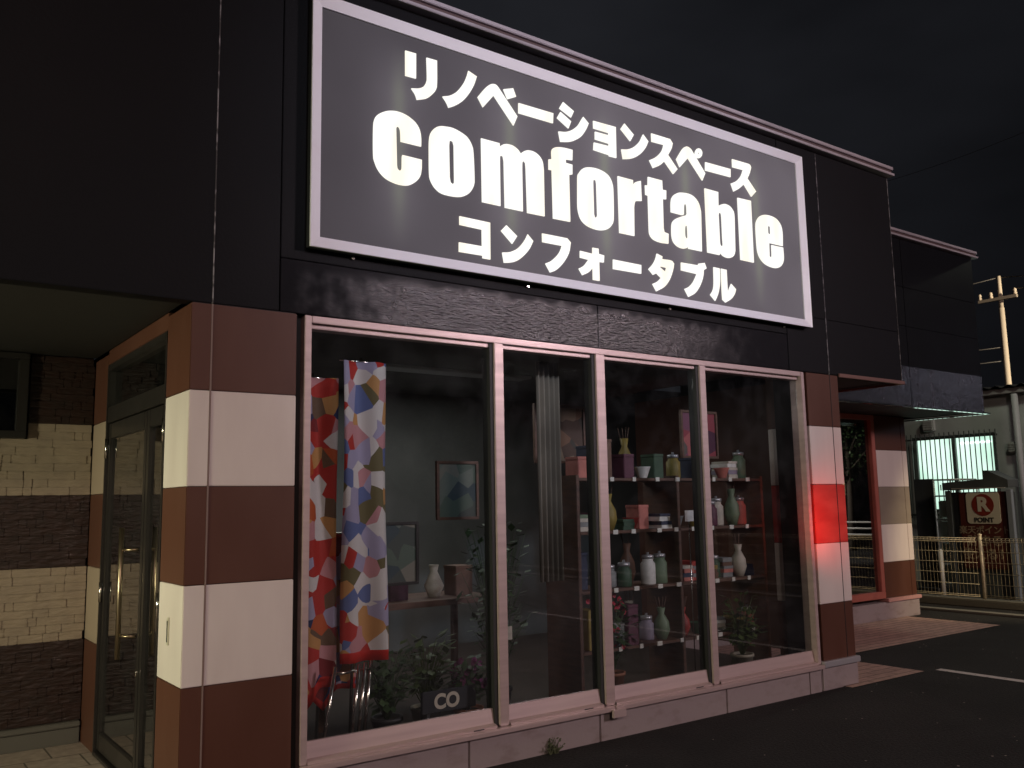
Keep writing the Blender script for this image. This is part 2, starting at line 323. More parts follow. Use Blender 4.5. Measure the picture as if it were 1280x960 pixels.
# black fascia in panels
def panels(name, x0, x1, xs, z0, z1, y, th, m_, hs, sd=None):
    mb = MB(); X = [x0]+[x for x in xs if x0 < x < x1]+[x1]; Z = [z0]+[z for z in hs if z0 < z < z1]+[z1]
    for i in range(len(X)-1):
        for j in range(len(Z)-1):
            mb.box(X[i]+.0025, X[i+1]-.0025, y, y+th, Z[j]+.0015, Z[j+1]-.0015, bev=.003)
    mb.box(x0+.01, x1-.01, y+.012, y+th+.02, z0+.01, z1-.01)
    return mb.build(name, m_, shop)
panels('left_fascia', -6, 1.70, (1.36,), 2.45, 4.34, 0, .10, BLK, [])
panels('middle_fascia', 1.70, 5.85, (), 2.735, 4.34, 0, .10, BLK, [])
panels('right_fascia', 5.85, 7.44, (6.37,), 2.45, 4.34, 0, .10, BLK, [2.905])
panels('stucco_band', 1.70, 5.85, (3.87,), 2.45, 2.733, 0, .10, STUC, [])
panels('rear_fascia', 6.6, 11.12, (7.9, 9.5), 2.90, 4.38, 1.10, .10, BLK, [3.36, 3.815])
panels('rear_stucco_band', 6.6, 11.12, (7.9, 9.5), 2.45, 2.90, 1.10, .10, STUC2, [])
GREYS = mat('worn_joint_sealant', (.30, .30, .31), .6, var=(35, (.05, .05, .05), .42, .55, (1, 1, .5)))
for (x, z1) in ((1.36, 4.34), (6.37, 4.34), (7.442, 4.34)):
    p = MB(); p.box(x-.0028, x+.0028, -.002, .006, 2.45, z1); p.build('joint_sealant', GREYS, shop)
p = MB(); p.box(1.3565, 1.3635, -.002, .004, .0, 2.447); p.build('joint_sealant', mat('brown_joint_sealant', (.22, .15, .13), .5), shop)
p = MB(); p.box(6.3675, 6.3725, -.0015, .004, .2, 2.447); p.build('joint_sealant', SEAM, shop)
# side returns, roofs and hidden body
p = MB(); p.box(7.34, 7.438, .122, 1.098, 2.452, 4.335); p.box(11.02, 11.118, 1.222, 6, 2.452, 4.375)
p.box(-6, 7.33, .13, 8, 4.2, 4.3); p.box(6.7, 11.0, 1.25, 8, 4.2, 4.3); p.build('fascia_return', BLK, shop)
# soffits
SOF = mat('dark_brown_soffit', (.016, .014, .012), .7, bump=(8, .1))
p = MB(); p.box(-6, 1.262, .12, 2.13, 2.47, 2.50); p.build('entrance_soffit', SOF, shop)
p = MB(); p.box(6.485, 7.335, .125, 1.095, 2.455, 2.48); p.box(6.49, 11.01, 1.225, 1.949, 2.455, 2.48); p.build('rear_soffit', SOF, shop)
DRIP = mat('drip_edge_metal', (.85, .85, .85), .10, metal=1)
p = MB(); p.box(6.485, 7.46, -.018, -.003, 2.435, 2.465, bev=.003); p.box(7.445, 7.46, -.002, 1.09, 2.435, 2.465, bev=.003)
p.build('drip_edge', mat('dark_drip_edge', (.22, .12, .10), .4, metal=.3), shop)
p = MB(); p.box(6.6, 11.15, 1.045, 1.097, 2.43, 2.447, bev=.003); p.box(11.123, 11.17, 1.098, 2.3, 2.43, 2.447, bev=.003)
p.build('drip_edge', DRIP, shop)
# roof trims
for (x0, x1, y, z) in ((-6, 7.47, 0, 4.342), (7.41, 11.17, 1.10, 4.382)):
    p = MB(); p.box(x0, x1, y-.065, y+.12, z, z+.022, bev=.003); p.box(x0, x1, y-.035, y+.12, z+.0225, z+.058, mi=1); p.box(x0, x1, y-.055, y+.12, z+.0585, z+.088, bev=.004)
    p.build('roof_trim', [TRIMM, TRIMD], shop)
# entrance recess : brick siding wall
p = MB(); zz = .14; k = 0
bands = [(.14, .64, 0), (.64, 1.10, 1), (1.10, 1.56, 0), (1.56, 2.02, 1), (2.02, 2.465, 0)]
for (z0, z1, mi) in bands:
    n = 9; h = (z1-z0)/n
    for r_ in range(n):
        x = -.4-random.random()*.3
        while x < 1.258:
            wv = random.choice((.05, .09, .14, .22, .30)); d = random.uniform(.0, .007)
            e = min(1.258, x+wv); jz = random.uniform(-.003, .003)
            if e-x > .01:
                if not (e > -.3 and x < .86 and z0+(r_+1)*h > 1.93 and z0+r_*h < 2.46): 
                    p.box(x, e-.0004, 2.13-d, 2.16, z0+r_*h+.0004, z0+(r_+1)*h-.0002, mi=mi, bev=.003)
                elif e > .88:
                    p.box(.875, e-.0004, 2.13-d, 2.16, z0+r_*h+.0004, z0+(r_+1)*h-.0002, mi=mi, bev=.003)
            x = e
    p.box(-6, -.4, 2.13, 2.16, z0, z1, mi=mi)
p.build('stone_siding_wall', [BRK_D, BRK_L], shop)
p = MB(); p.box(-6, 1.255, 2.17, 2.3, 0, 2.5); p.build('backing_wall', SEAM, shop)
p = MB(); p.box(-6, 1.252, 2.085, 2.165, .105, .138, bev=.006); p.box(-6, 1.252, 2.105, 2.165, 0, .104, bev=.004); p.build('wall_base', mat('grey_base_trim', (.10, .092, .08), .6), shop)
# small high window in the recess
wn = MB(); fx = [(-.3, .86, 1.92, 1.965), (-.3, .86, 2.425, 2.463), (.80, .86, 1.9655, 2.4245), (-.3, -.24, 1.9655, 2.4245)]
for (a, b_, c, d) in fx: wn.box(a, b_, 2.07, 2.15, c, d, bev=.005)
hw = wn.build('window', BRZ, shop); p = MB(); p.box(-.24, .80, 2.11, 2.118, 1.965, 2.425); p.build('pane', GLASSD, hw)
# wall strip and header round the door (plane X = 1.26)
p = MB()
for k in range(5): p.box(1.262, 1.40, 1.752, 2.128, Zb[k]+.0015 if k else .0, Zb[k+1]-.0015, mi=k % 2, bev=.003)
p.build('door_side_wall', [BROWN, mat('beige_metal_panel', (.36, .28, .21), .4)], shop)
p = MB(); p.box(1.262, 1.40, .402, 1.75, 2.375, 2.468, bev=.003); p.build('door_header', BROWN, shop)
# door frame + leaves
p = MB()
p.box(1.258, 1.36, .402, .43, .02, 2.373, bev=.004); p.box(1.258, 1.36, 1.72, 1.75, .02, 2.373, bev=.004)
p.box(1.258, 1.36, .4305, 1.7195, 2.33, 2.373, bev=.004); p.box(1.262, 1.36, .4305, 1.7195, 2.0, 2.10, bev=.004)
p.box(1.25, 1.36, .4305, 1.7195, .005, .03, bev=.004)
df = p.build('door_frame', BRZ, shop)
p = MB(); p.box(1.30, 1.306, .43, 1.72, 2.10, 2.33); p.build('transom_pane', GLASSD, df)
def leaf(y0, y1, name):
    p = MB(); st = .055
    p.box(1.272, 1.312, y0, y0+st, .035, 1.995, bev=.004); p.box(1.272, 1.312, y1-st, y1, .035, 1.995, bev=.004)
    p.box(1.272, 1.312, y0+st+.0005, y1-st-.0005, .035, .14, bev=.004); p.box(1.272, 1.312, y0+st+.0005, y1-st-.0005, 1.90, 1.995, bev=.004)
    d = p.build('door', BRZ, shop); p = MB(); p.box(1.288, 1.294, y0+st, y1-st, .14, 1.90); p.build('pane', GLASSD, d); return d
d1 = leaf(.80, 1.715, 'a'); d2 = leaf(.435, .795, 'b')
p = MB(); p.tube([(1.20, .96, .66), (1.20, .96, 1.36)], .014); 
for z in (.78, 1.24): p.tube([(1.20, .96, z), (1.275, .90, z)], .009)
p.build('handle', HANDLE, d1)
p = MB(); p.tube([(1.26, .83, .60), (1.272, .83, .60)], .020, seg=14); p.build('lock', STEEL, d1)
for z in (1.78, .9): 
    p = MB(); p.tube([(1.262, 1.722, z), (1.262, 1.722, z+.12)], .011); p.build('hinge', STEEL, d1)
    p = MB(); p.tube([(1.262, .428, z+.02), (1.262, .428, z+.14)], .011); p.build('hinge', STEEL, d2)
# ---------------------------------------------------------------- main shop window
F = MB(); Zs, Zt = .20, 2.445
F.box(1.84, 1.878, .0, .11, Zs+.001, Zt, bev=.003); F.box(5.992, 6.03, .0, .11, Zs+.001, Zt, bev=.003)
F.box(1.8785, 5.9915, .0, .11, Zt-.036, Zt, bev=.003); F.box(1.8785, 5.9915, .03, .11, Zt-.062, Zt-.0365, bev=.003)
win = F.build('shop_window', ALU, shop)
sm = MB(); sm.box(1.84, 3.885, -.035, .12, .170, .199, bev=.004); sm.box(3.89, 6.03, -.035, .12, .170, .199, bev=.004); sm.build('sill', ALU, win)
mull = [(3.075, .065), (3.885, .075), (4.86, .06)]
ed = [1.878]+sum([[x-wd/2, x+wd/2] for x, wd in mull], [])+[5.992]
for x, wd in mull:
    q = MB(); q.box(x-wd/2, x+wd/2, .005, .10, Zs+.001, Zt-.0365, bev=.003); mo = q.build('mullion', ALU, win)
    q = MB(); q.box(x-wd/2-.026, x-wd/2-.0005, .02, .10, Zs+.001, Zt-.0365); q.build('gasket', DARK, win)
for i in range(0, len(ed), 2):
    a, b_ = ed[i], ed[i+1]
    q = MB(); n0 = (a, b_ - (.027 if i < 6 else 0))
    # sloping bottom rail
    A, B = n0[0]+.0005, n0[1]-.0005
    q.face([(A, -.005, .200), (B, -.005, .200), (B, -.005, .214), (A, -.005, .214)]); q.face([(A, -.005, .214), (B, -.005, .214), (B, .028, .222), (A, .028, .222)])
    q.face([(A, .028, .222), (B, .028, .222), (B, .04, .30), (A, .04, .30)]); q.face([(A, .04, .30), (B, .04, .30), (B, .06, .30), (A, .06, .30)])
    q.build('bottom_rail', ALU, win)
    q = MB(); q.box(A, B, .050, .056, .295, Zt-.06); q.build('pane', GLASS, win)
    if i < 6:
        q = MB(); q.box(B-.16, B-.09, -.0065, -.0045, .204, .210); q.build('weep_slot', DARK, win)
q = MB(); q.box(3.85, 3.96, -.055, -.036, .135, .185, bev=.004); q.build('joint_cover', ALU, win)
# ---------------------------------------------------------------- rear wall with reddish window
p = MB(); REFL_BROWN = mat('brown_panel_reflection_tint', (.24, .20, .16), .34, var=(2, (.29, .245, .19), .3, .7, (1, 1, 3)))  # brown panel paled: its reflection is put into the colour
seq = [0, 1, 3, 1, 0]; Z2 = [.25, .67, 1.12, 1.575, 2.025, 2.452]
for k in range(5):
    for (a, b_) in ((10.09, 10.66), (10.664, 10.77)):
        p.box(a, b_, 1.95, 2.3, Z2[k]+.0015, Z2[k+1]-.0015, mi=seq[k], bev=.003)
p.box(10.1, 10.76, 1.96, 2.29, .2, 2.45, mi=2); p.build('pillar', [BROWN, WHITE, SEAM, REFL_BROWN], shop)
p = MB(); p.box(10.07, 10.80, 1.905, 2.3, .205, .247, bev=.005); p.build('pillar_cap', mat('rose_metal_ledge', (.60, .33, .30), .4, metal=.2), shop)
p = MB(); p.box(6.5, 10.78, 1.93, 2.3, 0, .203, bev=.006); p.build('concrete_base', CONC, shop)
p = MB(); p.box(6.39, 6.48, .41, 2.3, .2, 2.45); p.build('side_wall', BROWN, shop)
p = MB(); p.box(10.66, 10.765, 2.31, 7, 0, 2.45); p.build('side_wall', BROWN, shop)
F = MB(); F.box(7.3, 10.08, 1.94, 2.05, .249, .33, bev=.005); F.box(7.3, 10.08, 1.94, 2.05, 2.39, 2.45, bev=.005)
for (a, b_) in ((7.3, 7.36), (8.60, 8.66), (10.0, 10.08)): F.box(a, b_, 1.942, 2.05, .3305, 2.3895, bev=.005)
w2 = F.build('rear_window', ALUR, shop); q = MB(); q.box(7.36, 10.0, 1.985, 1.991, .33, 2.39); q.build('pane', GLASSD, w2)
p = MB(); p.box(6.485, 7.3, 1.95, 2.2, .249, 2.45); p.build('wall_infill', BROWN, shop)
# ---------------------------------------------------------------- interior shell
INW = mat('dim_interior_wall', (.15, .15, .145), .85, var=(2, (.10, .10, .098), .3, .7))
INF = mat('dark_wood_floor', (.05, .035, .028), .5, var=(4, (.07, .05, .04), .3, .7, (1, 8, 1)))
p = MB(); p.box(1.42, 10.6, 3.4, 3.5, .08, 2.6); p.box(1.42, 1.5, 1.8, 3.4, .08, 2.6)
p.build('interior_wall', INW, shop)
p = MB(); p.box(1.42, 6.38, .19, 3.4, .02, .09); p.box(6.385, 10.6, 2.31, 3.4, .02, .09); p.build('interior_floor', INF, shop)
p = MB(); p.box(1.42, 6.38, .13, 3.4, 2.55, 2.6); p.box(6.385, 10.6, 2.31, 3.4, 2.55, 2.6); p.build('ceiling', INW, shop)

# ================================================================ SHOP SIGN
SX0, SX1, SZ0, SZ1, SY = 1.834, 6.089, 2.799, 4.217, -.07
sign = thing('shop_sign', 'large dark lit signboard with glowing white lettering, fixed high on the black front', 'sign', ((SX0+SX1)/2, -.1, SZ0))
p = MB(); p.box(SX0+.004, SX1-.004, SY+.0555, -.003, SZ0+.004, SZ1-.004, bev=.004)
for e_ in ((SX0+.002, SX0+.006, SZ0+.002, SZ1-.002), (SX1-.006, SX1-.002, SZ0+.002, SZ1-.002)): p.box(e_[0], e_[1], SY+.0145, SY+.0555, e_[2], e_[3])
for e_ in ((SZ0+.002, SZ0+.006), (SZ1-.006, SZ1-.002)): p.box(SX0+.007, SX1-.007, SY+.0145, SY+.0555, e_[0], e_[1])
p.build('cabinet', mat('sign_cabinet_paint', (.026, .027, .029), .75, spec=.2), sign)
fr = MB(); wdt = .062
def bevel_bar(mb, o0, o1, i0, i1):
    # outer edge o0-o1, inner edge i0-i1 in (x,z): bevelled face + outer lip
    y0, y1 = SY, SY+.022
    mb.face([(o0[0], y0, o0[1]), (o1[0], y0, o1[1]), (i1[0], y1, i1[1]), (i0[0], y1, i0[1])])
    mb.face([(o0[0], y0, o0[1]), (o1[0], y0, o1[1]), (o1[0], y0+.014, o1[1]), (o0[0], y0+.014, o0[1])])
    # thin raised inner lip
    mb.face([(i0[0], y1, i0[1]), (i1[0], y1, i1[1]), (i1[0], y1+.01, i1[1]), (i0[0], y1+.01, i0[1])])
O = [(SX0, SZ0), (SX1, SZ0), (SX1, SZ1), (SX0, SZ1)]; I = [(SX0+wdt, SZ0+wdt), (SX1-wdt, SZ0+wdt), (SX1-wdt, SZ1-wdt), (SX0+wdt, SZ1-wdt)]
for k in range(4): bevel_bar(fr, O[k], O[(k+1) % 4], I[k], I[(k+1) % 4])
fr.build('frame', FRM, sign)
# backlit dark film: the tubes behind it shine faintly through
FILM = bpy.data.materials.new('backlit_dark_film'); FILM.use_nodes = True; t = FILM.node_tree; b = t.nodes['Principled BSDF']
b.inputs['Base Color'].default_value = (.030, .028, .034, 1); b.inputs['Roughness'].default_value = .6
tcn = t.nodes.new('ShaderNodeTexCoord'); sp = t.nodes.new('ShaderNodeSeparateXYZ'); t.links.new(tcn.outputs['Object'], sp.inputs[0])
def M_(op, a, b2=None, c=None):
    n = t.nodes.new('ShaderNodeMath'); n.operation = op
    for i, v in enumerate((a, b2, c)):
        if v is None: continue
        if isinstance(v, (int, float)): n.inputs[i].default_value = v
        else: t.links.new(v, n.inputs[i])
    return n.outputs[0]
# vertical tubes every 0.75 m starting at x = 2.28
ph = M_('MULTIPLY', M_('SUBTRACT', sp.outputs['X'], 2.375), 1/.783)
dx = M_('ABSOLUTE', M_('SUBTRACT', M_('FRACT', M_('ADD', ph, .5)), .5))
tube = M_('POWER', 2.718, M_('MULTIPLY', M_('MULTIPLY', dx, dx), -260))
tubew = M_('POWER', 2.718, M_('MULTIPLY', M_('MULTIPLY', dx, dx), -22))
zc = M_('ABSOLUTE', M_('SUBTRACT', sp.outputs['Z'], 3.486))
ends = M_('SUBTRACT', 1, M_('SMOOTH_MIN', M_('MULTIPLY', M_('MAXIMUM', M_('SUBTRACT', zc, .30), 0), 3.2), 1, .2))
ramp = M_('MINIMUM', M_('MULTIPLY', M_('SUBTRACT', sp.outputs['X'], .9), .40), 1.25)
nz2 = t.nodes.new('ShaderNodeTexNoise'); nz2.inputs['Scale'].default_value = 1.4; t.links.new(tcn.outputs['Object'], nz2.inputs['Vector'])
lev = M_('ADD', M_('MULTIPLY', ramp, M_('MULTIPLY_ADD', nz2.outputs['Fac'], .060, .036)), M_('MULTIPLY', ends, M_('ADD', M_('MULTIPLY', tube, .040), M_('MULTIPLY', tubew, .038))))
t.links.new(lev, b.inputs['Emission Strength']); 
crp = t.nodes.new('ShaderNodeMix'); crp.data_type = 'RGBA'; crp.inputs['A'].default_value = (.98, .88, 1, 1); crp.inputs['B'].default_value = (.98, 1, .86, 1)
t.links.new(M_('MULTIPLY', tube, ends), crp.inputs['Factor']); t.links.new(crp.outputs['Result'], b.inputs['Emission Color'])
p = MB(); p.box(SX0+.058, SX1-.058, SY+.0335, SY+.045, SZ0+.058, SZ1-.058); p.build('face_panel', FILM, sign)
LET = bpy.data.materials.new('lit_white_letters'); LET.use_nodes = True; t = LET.node_tree; b = t.nodes['Principled BSDF']
b.inputs['Base Color'].default_value = (.12, .12, .11, 1); 
b.inputs['Emission Strength'].default_value = 1.02
tcn = t.nodes.new('ShaderNodeTexCoord'); mpn = t.nodes.new('ShaderNodeMapping'); mpn.inputs['Scale'].default_value = (2.6, 1, .7); n = t.nodes.new('ShaderNodeTexNoise'); n.inputs['Scale'].default_value = 2.2; n.inputs['Detail'].default_value = 1
r = t.nodes.new('ShaderNodeValToRGB'); r.color_ramp.elements[0].color = (.99, .93, .78, 1); r.color_ramp.elements[1].color = (1, .99, .93, 1); r.color_ramp.elements[0].position = .34; r.color_ramp.elements[1].position = .52
t.links.new(tcn.outputs['Object'], mpn.inputs[0]); t.links.new(mpn.outputs[0], n.inputs['Vector']); t.links.new(n.outputs['Fac'], r.inputs[0]); t.links.new(r.outputs[0], b.inputs['Emission Color'])
LETE = mat('letter_edge_film', (.10, .075, .05), .5)
GL = [[[[2.312,3.666],[2.274,3.65],[2.236,3.623],[2.217,3.591],[2.21,3.541],[2.21,3.39],[2.218,3.346],[2.243,3.299],[2.287,3.263],[2.349,3.246],[2.407,3.246],[2.445,3.258],[2.482,3.285],[2.508,3.32],[2.518,3.364],[2.52,3.422],[2.394,3.423],[2.391,3.407],[2.39,3.348],[2.385,3.331],[2.373,3.326],[2.362,3.335],[2.358,3.352],[2.353,3.57],[2.357,3.582],[2.366,3.586],[2.375,3.581],[2.381,3.558],[2.383,3.5],[2.516,3.501],[2.516,3.555],[2.506,3.601],[2.48,3.636],[2.44,3.659],[2.401,3.671],[2.357,3.674]]],[[[2.648,3.656],[2.613,3.638],[2.583,3.601],[2.571,3.555],[2.569,3.47],[2.57,3.35],[2.578,3.311],[2.604,3.274],[2.644,3.249],[2.699,3.243],[2.768,3.248],[2.817,3.266],[2.853,3.296],[2.878,3.341],[2.883,3.391],[2.878,3.539],[2.868,3.587],[2.837,3.63],[2.787,3.653],[2.731,3.665],[2.682,3.662]],[[2.72,3.585],[2.709,3.576],[2.706,3.551],[2.708,3.356],[2.714,3.326],[2.727,3.318],[2.74,3.328],[2.741,3.35],[2.74,3.558],[2.733,3.581]]],[[[2.936,3.649],[3.072,3.649],[3.074,3.626],[3.094,3.644],[3.125,3.656],[3.17,3.657],[3.21,3.641],[3.234,3.618],[3.26,3.64],[3.296,3.654],[3.343,3.653],[3.384,3.633],[3.407,3.6],[3.414,3.548],[3.412,3.245],[3.276,3.243],[3.272,3.533],[3.269,3.566],[3.257,3.575],[3.245,3.564],[3.242,3.526],[3.241,3.246],[3.105,3.245],[3.103,3.541],[3.097,3.57],[3.084,3.574],[3.073,3.564],[3.072,3.519],[3.071,3.249],[2.937,3.249]]],[[[3.534,3.729],[3.496,3.713],[3.482,3.686],[3.483,3.636],[3.457,3.63],[3.455,3.562],[3.481,3.563],[3.482,3.243],[3.622,3.246],[3.623,3.562],[3.651,3.57],[3.653,3.636],[3.599,3.637],[3.597,3.66],[3.654,3.667],[3.658,3.738],[3.593,3.737]]],[[[3.782,3.646],[3.741,3.627],[3.71,3.593],[3.695,3.554],[3.689,3.387],[3.694,3.325],[3.717,3.275],[3.766,3.244],[3.836,3.232],[3.898,3.236],[3.95,3.255],[3.989,3.294],[4.003,3.341],[4.008,3.496],[4.004,3.569],[3.977,3.62],[3.926,3.646],[3.854,3.655]],[[3.842,3.575],[3.83,3.564],[3.829,3.526],[3.828,3.334],[3.834,3.312],[3.85,3.314],[3.859,3.331],[3.859,3.548],[3.855,3.571]]],[[[4.054,3.642],[4.195,3.642],[4.194,3.607],[4.22,3.633],[4.27,3.652],[4.271,3.508],[4.224,3.499],[4.205,3.485],[4.196,3.449],[4.189,3.245],[4.052,3.244]]],[[[4.342,3.696],[4.48,3.697],[4.481,3.63],[4.517,3.631],[4.513,3.566],[4.479,3.562],[4.475,3.349],[4.482,3.321],[4.522,3.315],[4.517,3.243],[4.44,3.239],[4.373,3.249],[4.34,3.276],[4.332,3.325],[4.335,3.559],[4.311,3.561],[4.311,3.629],[4.337,3.631]]],[[[4.66,3.644],[4.613,3.625],[4.577,3.595],[4.561,3.554],[4.557,3.48],[4.668,3.479],[4.688,3.489],[4.693,3.55],[4.702,3.567],[4.713,3.57],[4.721,3.555],[4.721,3.496],[4.709,3.484],[4.669,3.469],[4.607,3.441],[4.569,3.41],[4.557,3.371],[4.555,3.305],[4.57,3.264],[4.609,3.238],[4.659,3.231],[4.701,3.24],[4.717,3.258],[4.721,3.239],[4.86,3.24],[4.87,3.5],[4.866,3.559],[4.845,3.608],[4.8,3.641],[4.743,3.652]],[[4.712,3.412],[4.695,3.394],[4.691,3.335],[4.699,3.313],[4.713,3.313],[4.719,3.325],[4.719,3.398]]],[[[4.923,3.728],[5.07,3.728],[5.065,3.619],[5.096,3.636],[5.142,3.649],[5.198,3.64],[5.235,3.608],[5.241,3.551],[5.23,3.301],[5.213,3.264],[5.178,3.241],[5.133,3.234],[5.089,3.242],[5.058,3.263],[5.051,3.242],[4.921,3.242]],[[5.079,3.574],[5.064,3.557],[5.062,3.518],[5.062,3.351],[5.067,3.318],[5.082,3.311],[5.095,3.326],[5.094,3.387],[5.095,3.54],[5.089,3.57]]],[[[5.289,3.726],[5.444,3.731],[5.439,3.241],[5.287,3.241]]],[[[5.595,3.646],[5.539,3.623],[5.499,3.58],[5.486,3.53],[5.486,3.419],[5.491,3.342],[5.516,3.29],[5.572,3.251],[5.656,3.235],[5.73,3.242],[5.782,3.274],[5.808,3.326],[5.808,3.417],[5.665,3.415],[5.662,3.328],[5.648,3.312],[5.633,3.32],[5.636,3.428],[5.805,3.429],[5.811,3.537],[5.794,3.6],[5.742,3.64],[5.669,3.652]],[[5.647,3.57],[5.633,3.556],[5.632,3.507],[5.64,3.499],[5.661,3.503],[5.663,3.561]]],[[[2.414,4.058],[2.485,4.06],[2.484,3.907],[2.414,3.905]],[[2.556,4.056],[2.627,4.058],[2.626,3.917],[2.617,3.872],[2.59,3.835],[2.553,3.803],[2.49,3.778],[2.478,3.808],[2.453,3.838],[2.503,3.851],[2.536,3.873],[2.555,3.906],[2.559,3.945]]],[[[2.849,4.057],[2.91,4.037],[2.887,3.974],[2.849,3.908],[2.803,3.851],[2.754,3.812],[2.706,3.785],[2.69,3.814],[2.664,3.844],[2.716,3.864],[2.769,3.906],[2.815,3.969],[2.838,4.02]]],[[[3.007,4.012],[3.04,4.024],[3.063,4.017],[3.092,3.988],[3.213,3.857],[3.182,3.79],[3.034,3.949],[2.953,3.851],[2.915,3.907],[2.969,3.976]],[[3.109,4.009],[3.184,4.036],[3.206,3.986],[3.139,3.952]]],[[[3.225,3.949],[3.504,3.951],[3.499,3.883],[3.223,3.882]]],[[[3.589,4.05],[3.679,4.009],[3.654,3.96],[3.556,3.999]],[[3.565,3.976],[3.653,3.933],[3.629,3.879],[3.535,3.928]],[[3.76,3.991],[3.806,3.956],[3.78,3.906],[3.738,3.851],[3.69,3.815],[3.635,3.789],[3.558,3.771],[3.544,3.838],[3.605,3.849],[3.661,3.877],[3.709,3.917],[3.738,3.959]]],[[[3.848,3.985],[4.051,3.99],[4.047,3.769],[3.982,3.767],[3.978,3.775],[3.842,3.78],[3.848,3.833],[3.981,3.838],[3.982,3.856],[3.859,3.858],[3.861,3.912],[3.983,3.915],[3.983,3.932],[3.848,3.932]]],[[[4.134,4.036],[4.219,3.974],[4.184,3.92],[4.097,3.988]],[[4.311,3.999],[4.359,3.958],[4.328,3.904],[4.281,3.853],[4.227,3.814],[4.173,3.791],[4.109,3.775],[4.097,3.841],[4.16,3.856],[4.221,3.889],[4.273,3.937],[4.297,3.977]]],[[[4.392,4.026],[4.579,4.027],[4.604,4.001],[4.59,3.959],[4.552,3.902],[4.643,3.815],[4.597,3.769],[4.512,3.847],[4.463,3.806],[4.396,3.771],[4.362,3.822],[4.424,3.856],[4.473,3.898],[4.498,3.932],[4.512,3.969],[4.392,3.965]]],[[[4.742,4.008],[4.773,4.009],[4.797,3.999],[4.937,3.846],[4.902,3.783],[4.757,3.925],[4.668,3.836],[4.635,3.889],[4.702,3.978]],[[4.915,3.996],[4.91,3.98],[4.901,3.966],[4.888,3.955],[4.873,3.949],[4.858,3.949],[4.846,3.954],[4.838,3.964],[4.836,3.978],[4.841,3.993],[4.85,4.007],[4.862,4.019],[4.878,4.025],[4.893,4.025],[4.904,4.02],[4.913,4.009]],[[4.885,3.989],[4.882,3.982],[4.877,3.978],[4.871,3.979],[4.869,3.985],[4.872,3.992],[4.878,3.997],[4.883,3.996]]],[[[4.945,3.934],[5.224,3.939],[5.22,3.875],[4.94,3.869]]],[[[5.25,4.024],[5.438,4.027],[5.469,4.004],[5.448,3.954],[5.417,3.905],[5.513,3.819],[5.454,3.766],[5.372,3.85],[5.31,3.802],[5.248,3.767],[5.221,3.825],[5.287,3.858],[5.34,3.906],[5.372,3.964],[5.249,3.96]]],[[[2.774,3.132],[2.992,3.13],[2.99,2.902],[2.934,2.902],[2.934,2.918],[2.768,2.916],[2.769,2.973],[2.932,2.974],[2.932,3.077],[2.774,3.08]]],[[[3.113,3.135],[3.193,3.079],[3.155,3.025],[3.073,3.094]],[[3.275,3.105],[3.317,3.068],[3.285,3.012],[3.238,2.961],[3.191,2.925],[3.145,2.907],[3.091,2.897],[3.079,2.959],[3.131,2.969],[3.185,2.995],[3.223,3.028],[3.256,3.07]]],[[[3.39,3.13],[3.593,3.131],[3.621,3.108],[3.606,3.042],[3.572,2.985],[3.529,2.937],[3.487,2.904],[3.447,2.886],[3.41,2.939],[3.457,2.962],[3.503,3.001],[3.532,3.038],[3.548,3.075],[3.39,3.074]]],[[[3.807,3.103],[3.858,3.104],[3.859,3.069],[3.906,3.065],[3.901,3.017],[3.86,3.015],[3.859,2.887],[3.803,2.887],[3.804,2.968],[3.766,2.932],[3.713,2.905],[3.683,2.945],[3.727,2.97],[3.769,3.016],[3.697,3.02],[3.699,3.065],[3.805,3.061]]],[[[3.986,3.05],[4.243,3.049],[4.24,2.988],[3.983,2.985]]],[[[4.398,3.153],[4.451,3.141],[4.448,3.121],[4.537,3.124],[4.565,3.105],[4.551,3.055],[4.514,2.983],[4.459,2.925],[4.38,2.883],[4.345,2.931],[4.394,2.954],[4.431,2.985],[4.387,3.012],[4.355,2.996],[4.312,3.031],[4.354,3.07],[4.384,3.114]],[[4.427,3.067],[4.487,3.065],[4.475,3.033],[4.424,3.059]]],[[[4.638,3.125],[4.814,3.129],[4.819,3.143],[4.883,3.158],[4.901,3.119],[4.87,3.102],[4.863,3.06],[4.843,3.012],[4.81,2.962],[4.764,2.916],[4.699,2.883],[4.661,2.936],[4.71,2.959],[4.756,3.001],[4.796,3.063],[4.635,3.068]]],[[[4.979,3.14],[5.044,3.139],[5.041,3.038],[5.022,2.964],[5.0,2.92],[4.979,2.888],[4.929,2.927],[4.96,2.966],[4.974,3.019]],[[5.06,3.14],[5.12,3.139],[5.12,2.966],[5.164,3.039],[5.215,3.004],[5.197,2.965],[5.155,2.923],[5.092,2.889],[5.06,2.907],[5.058,2.979]]]]
def smooth_loop(L):
    n = len(L); out = []
    P = [Vector(p) for p in L]
    def corner(i):
        a = (P[i]-P[i-1]); c = (P[(i+1) % n]-P[i])
        if a.length < 1e-6 or c.length < 1e-6: return True
        return a.angle(c) > R(43) or max(a.length, c.length) > 5.5*min(a.length, c.length)
    cr = [corner(i) for i in range(n)]
    for i in range(n):
        p1, p2 = P[i], P[(i+1) % n]
        if cr[i] and cr[(i+1) % n] or (p2-p1).length > .16: out.append(tuple(p1)); continue
        p0 = P[i-1] if not cr[i] else p1*2-p2; p3 = P[(i+2) % n] if not cr[(i+1) % n] else p2*2-p1
        for k in range(4):
            u = k/4; out.append(tuple(.5*((2*p1)+(p2-p0)*u+(2*p0-5*p1+4*p2-p3)*u*u+(3*p1-p0-3*p2+p3)*u**3)))
    return out
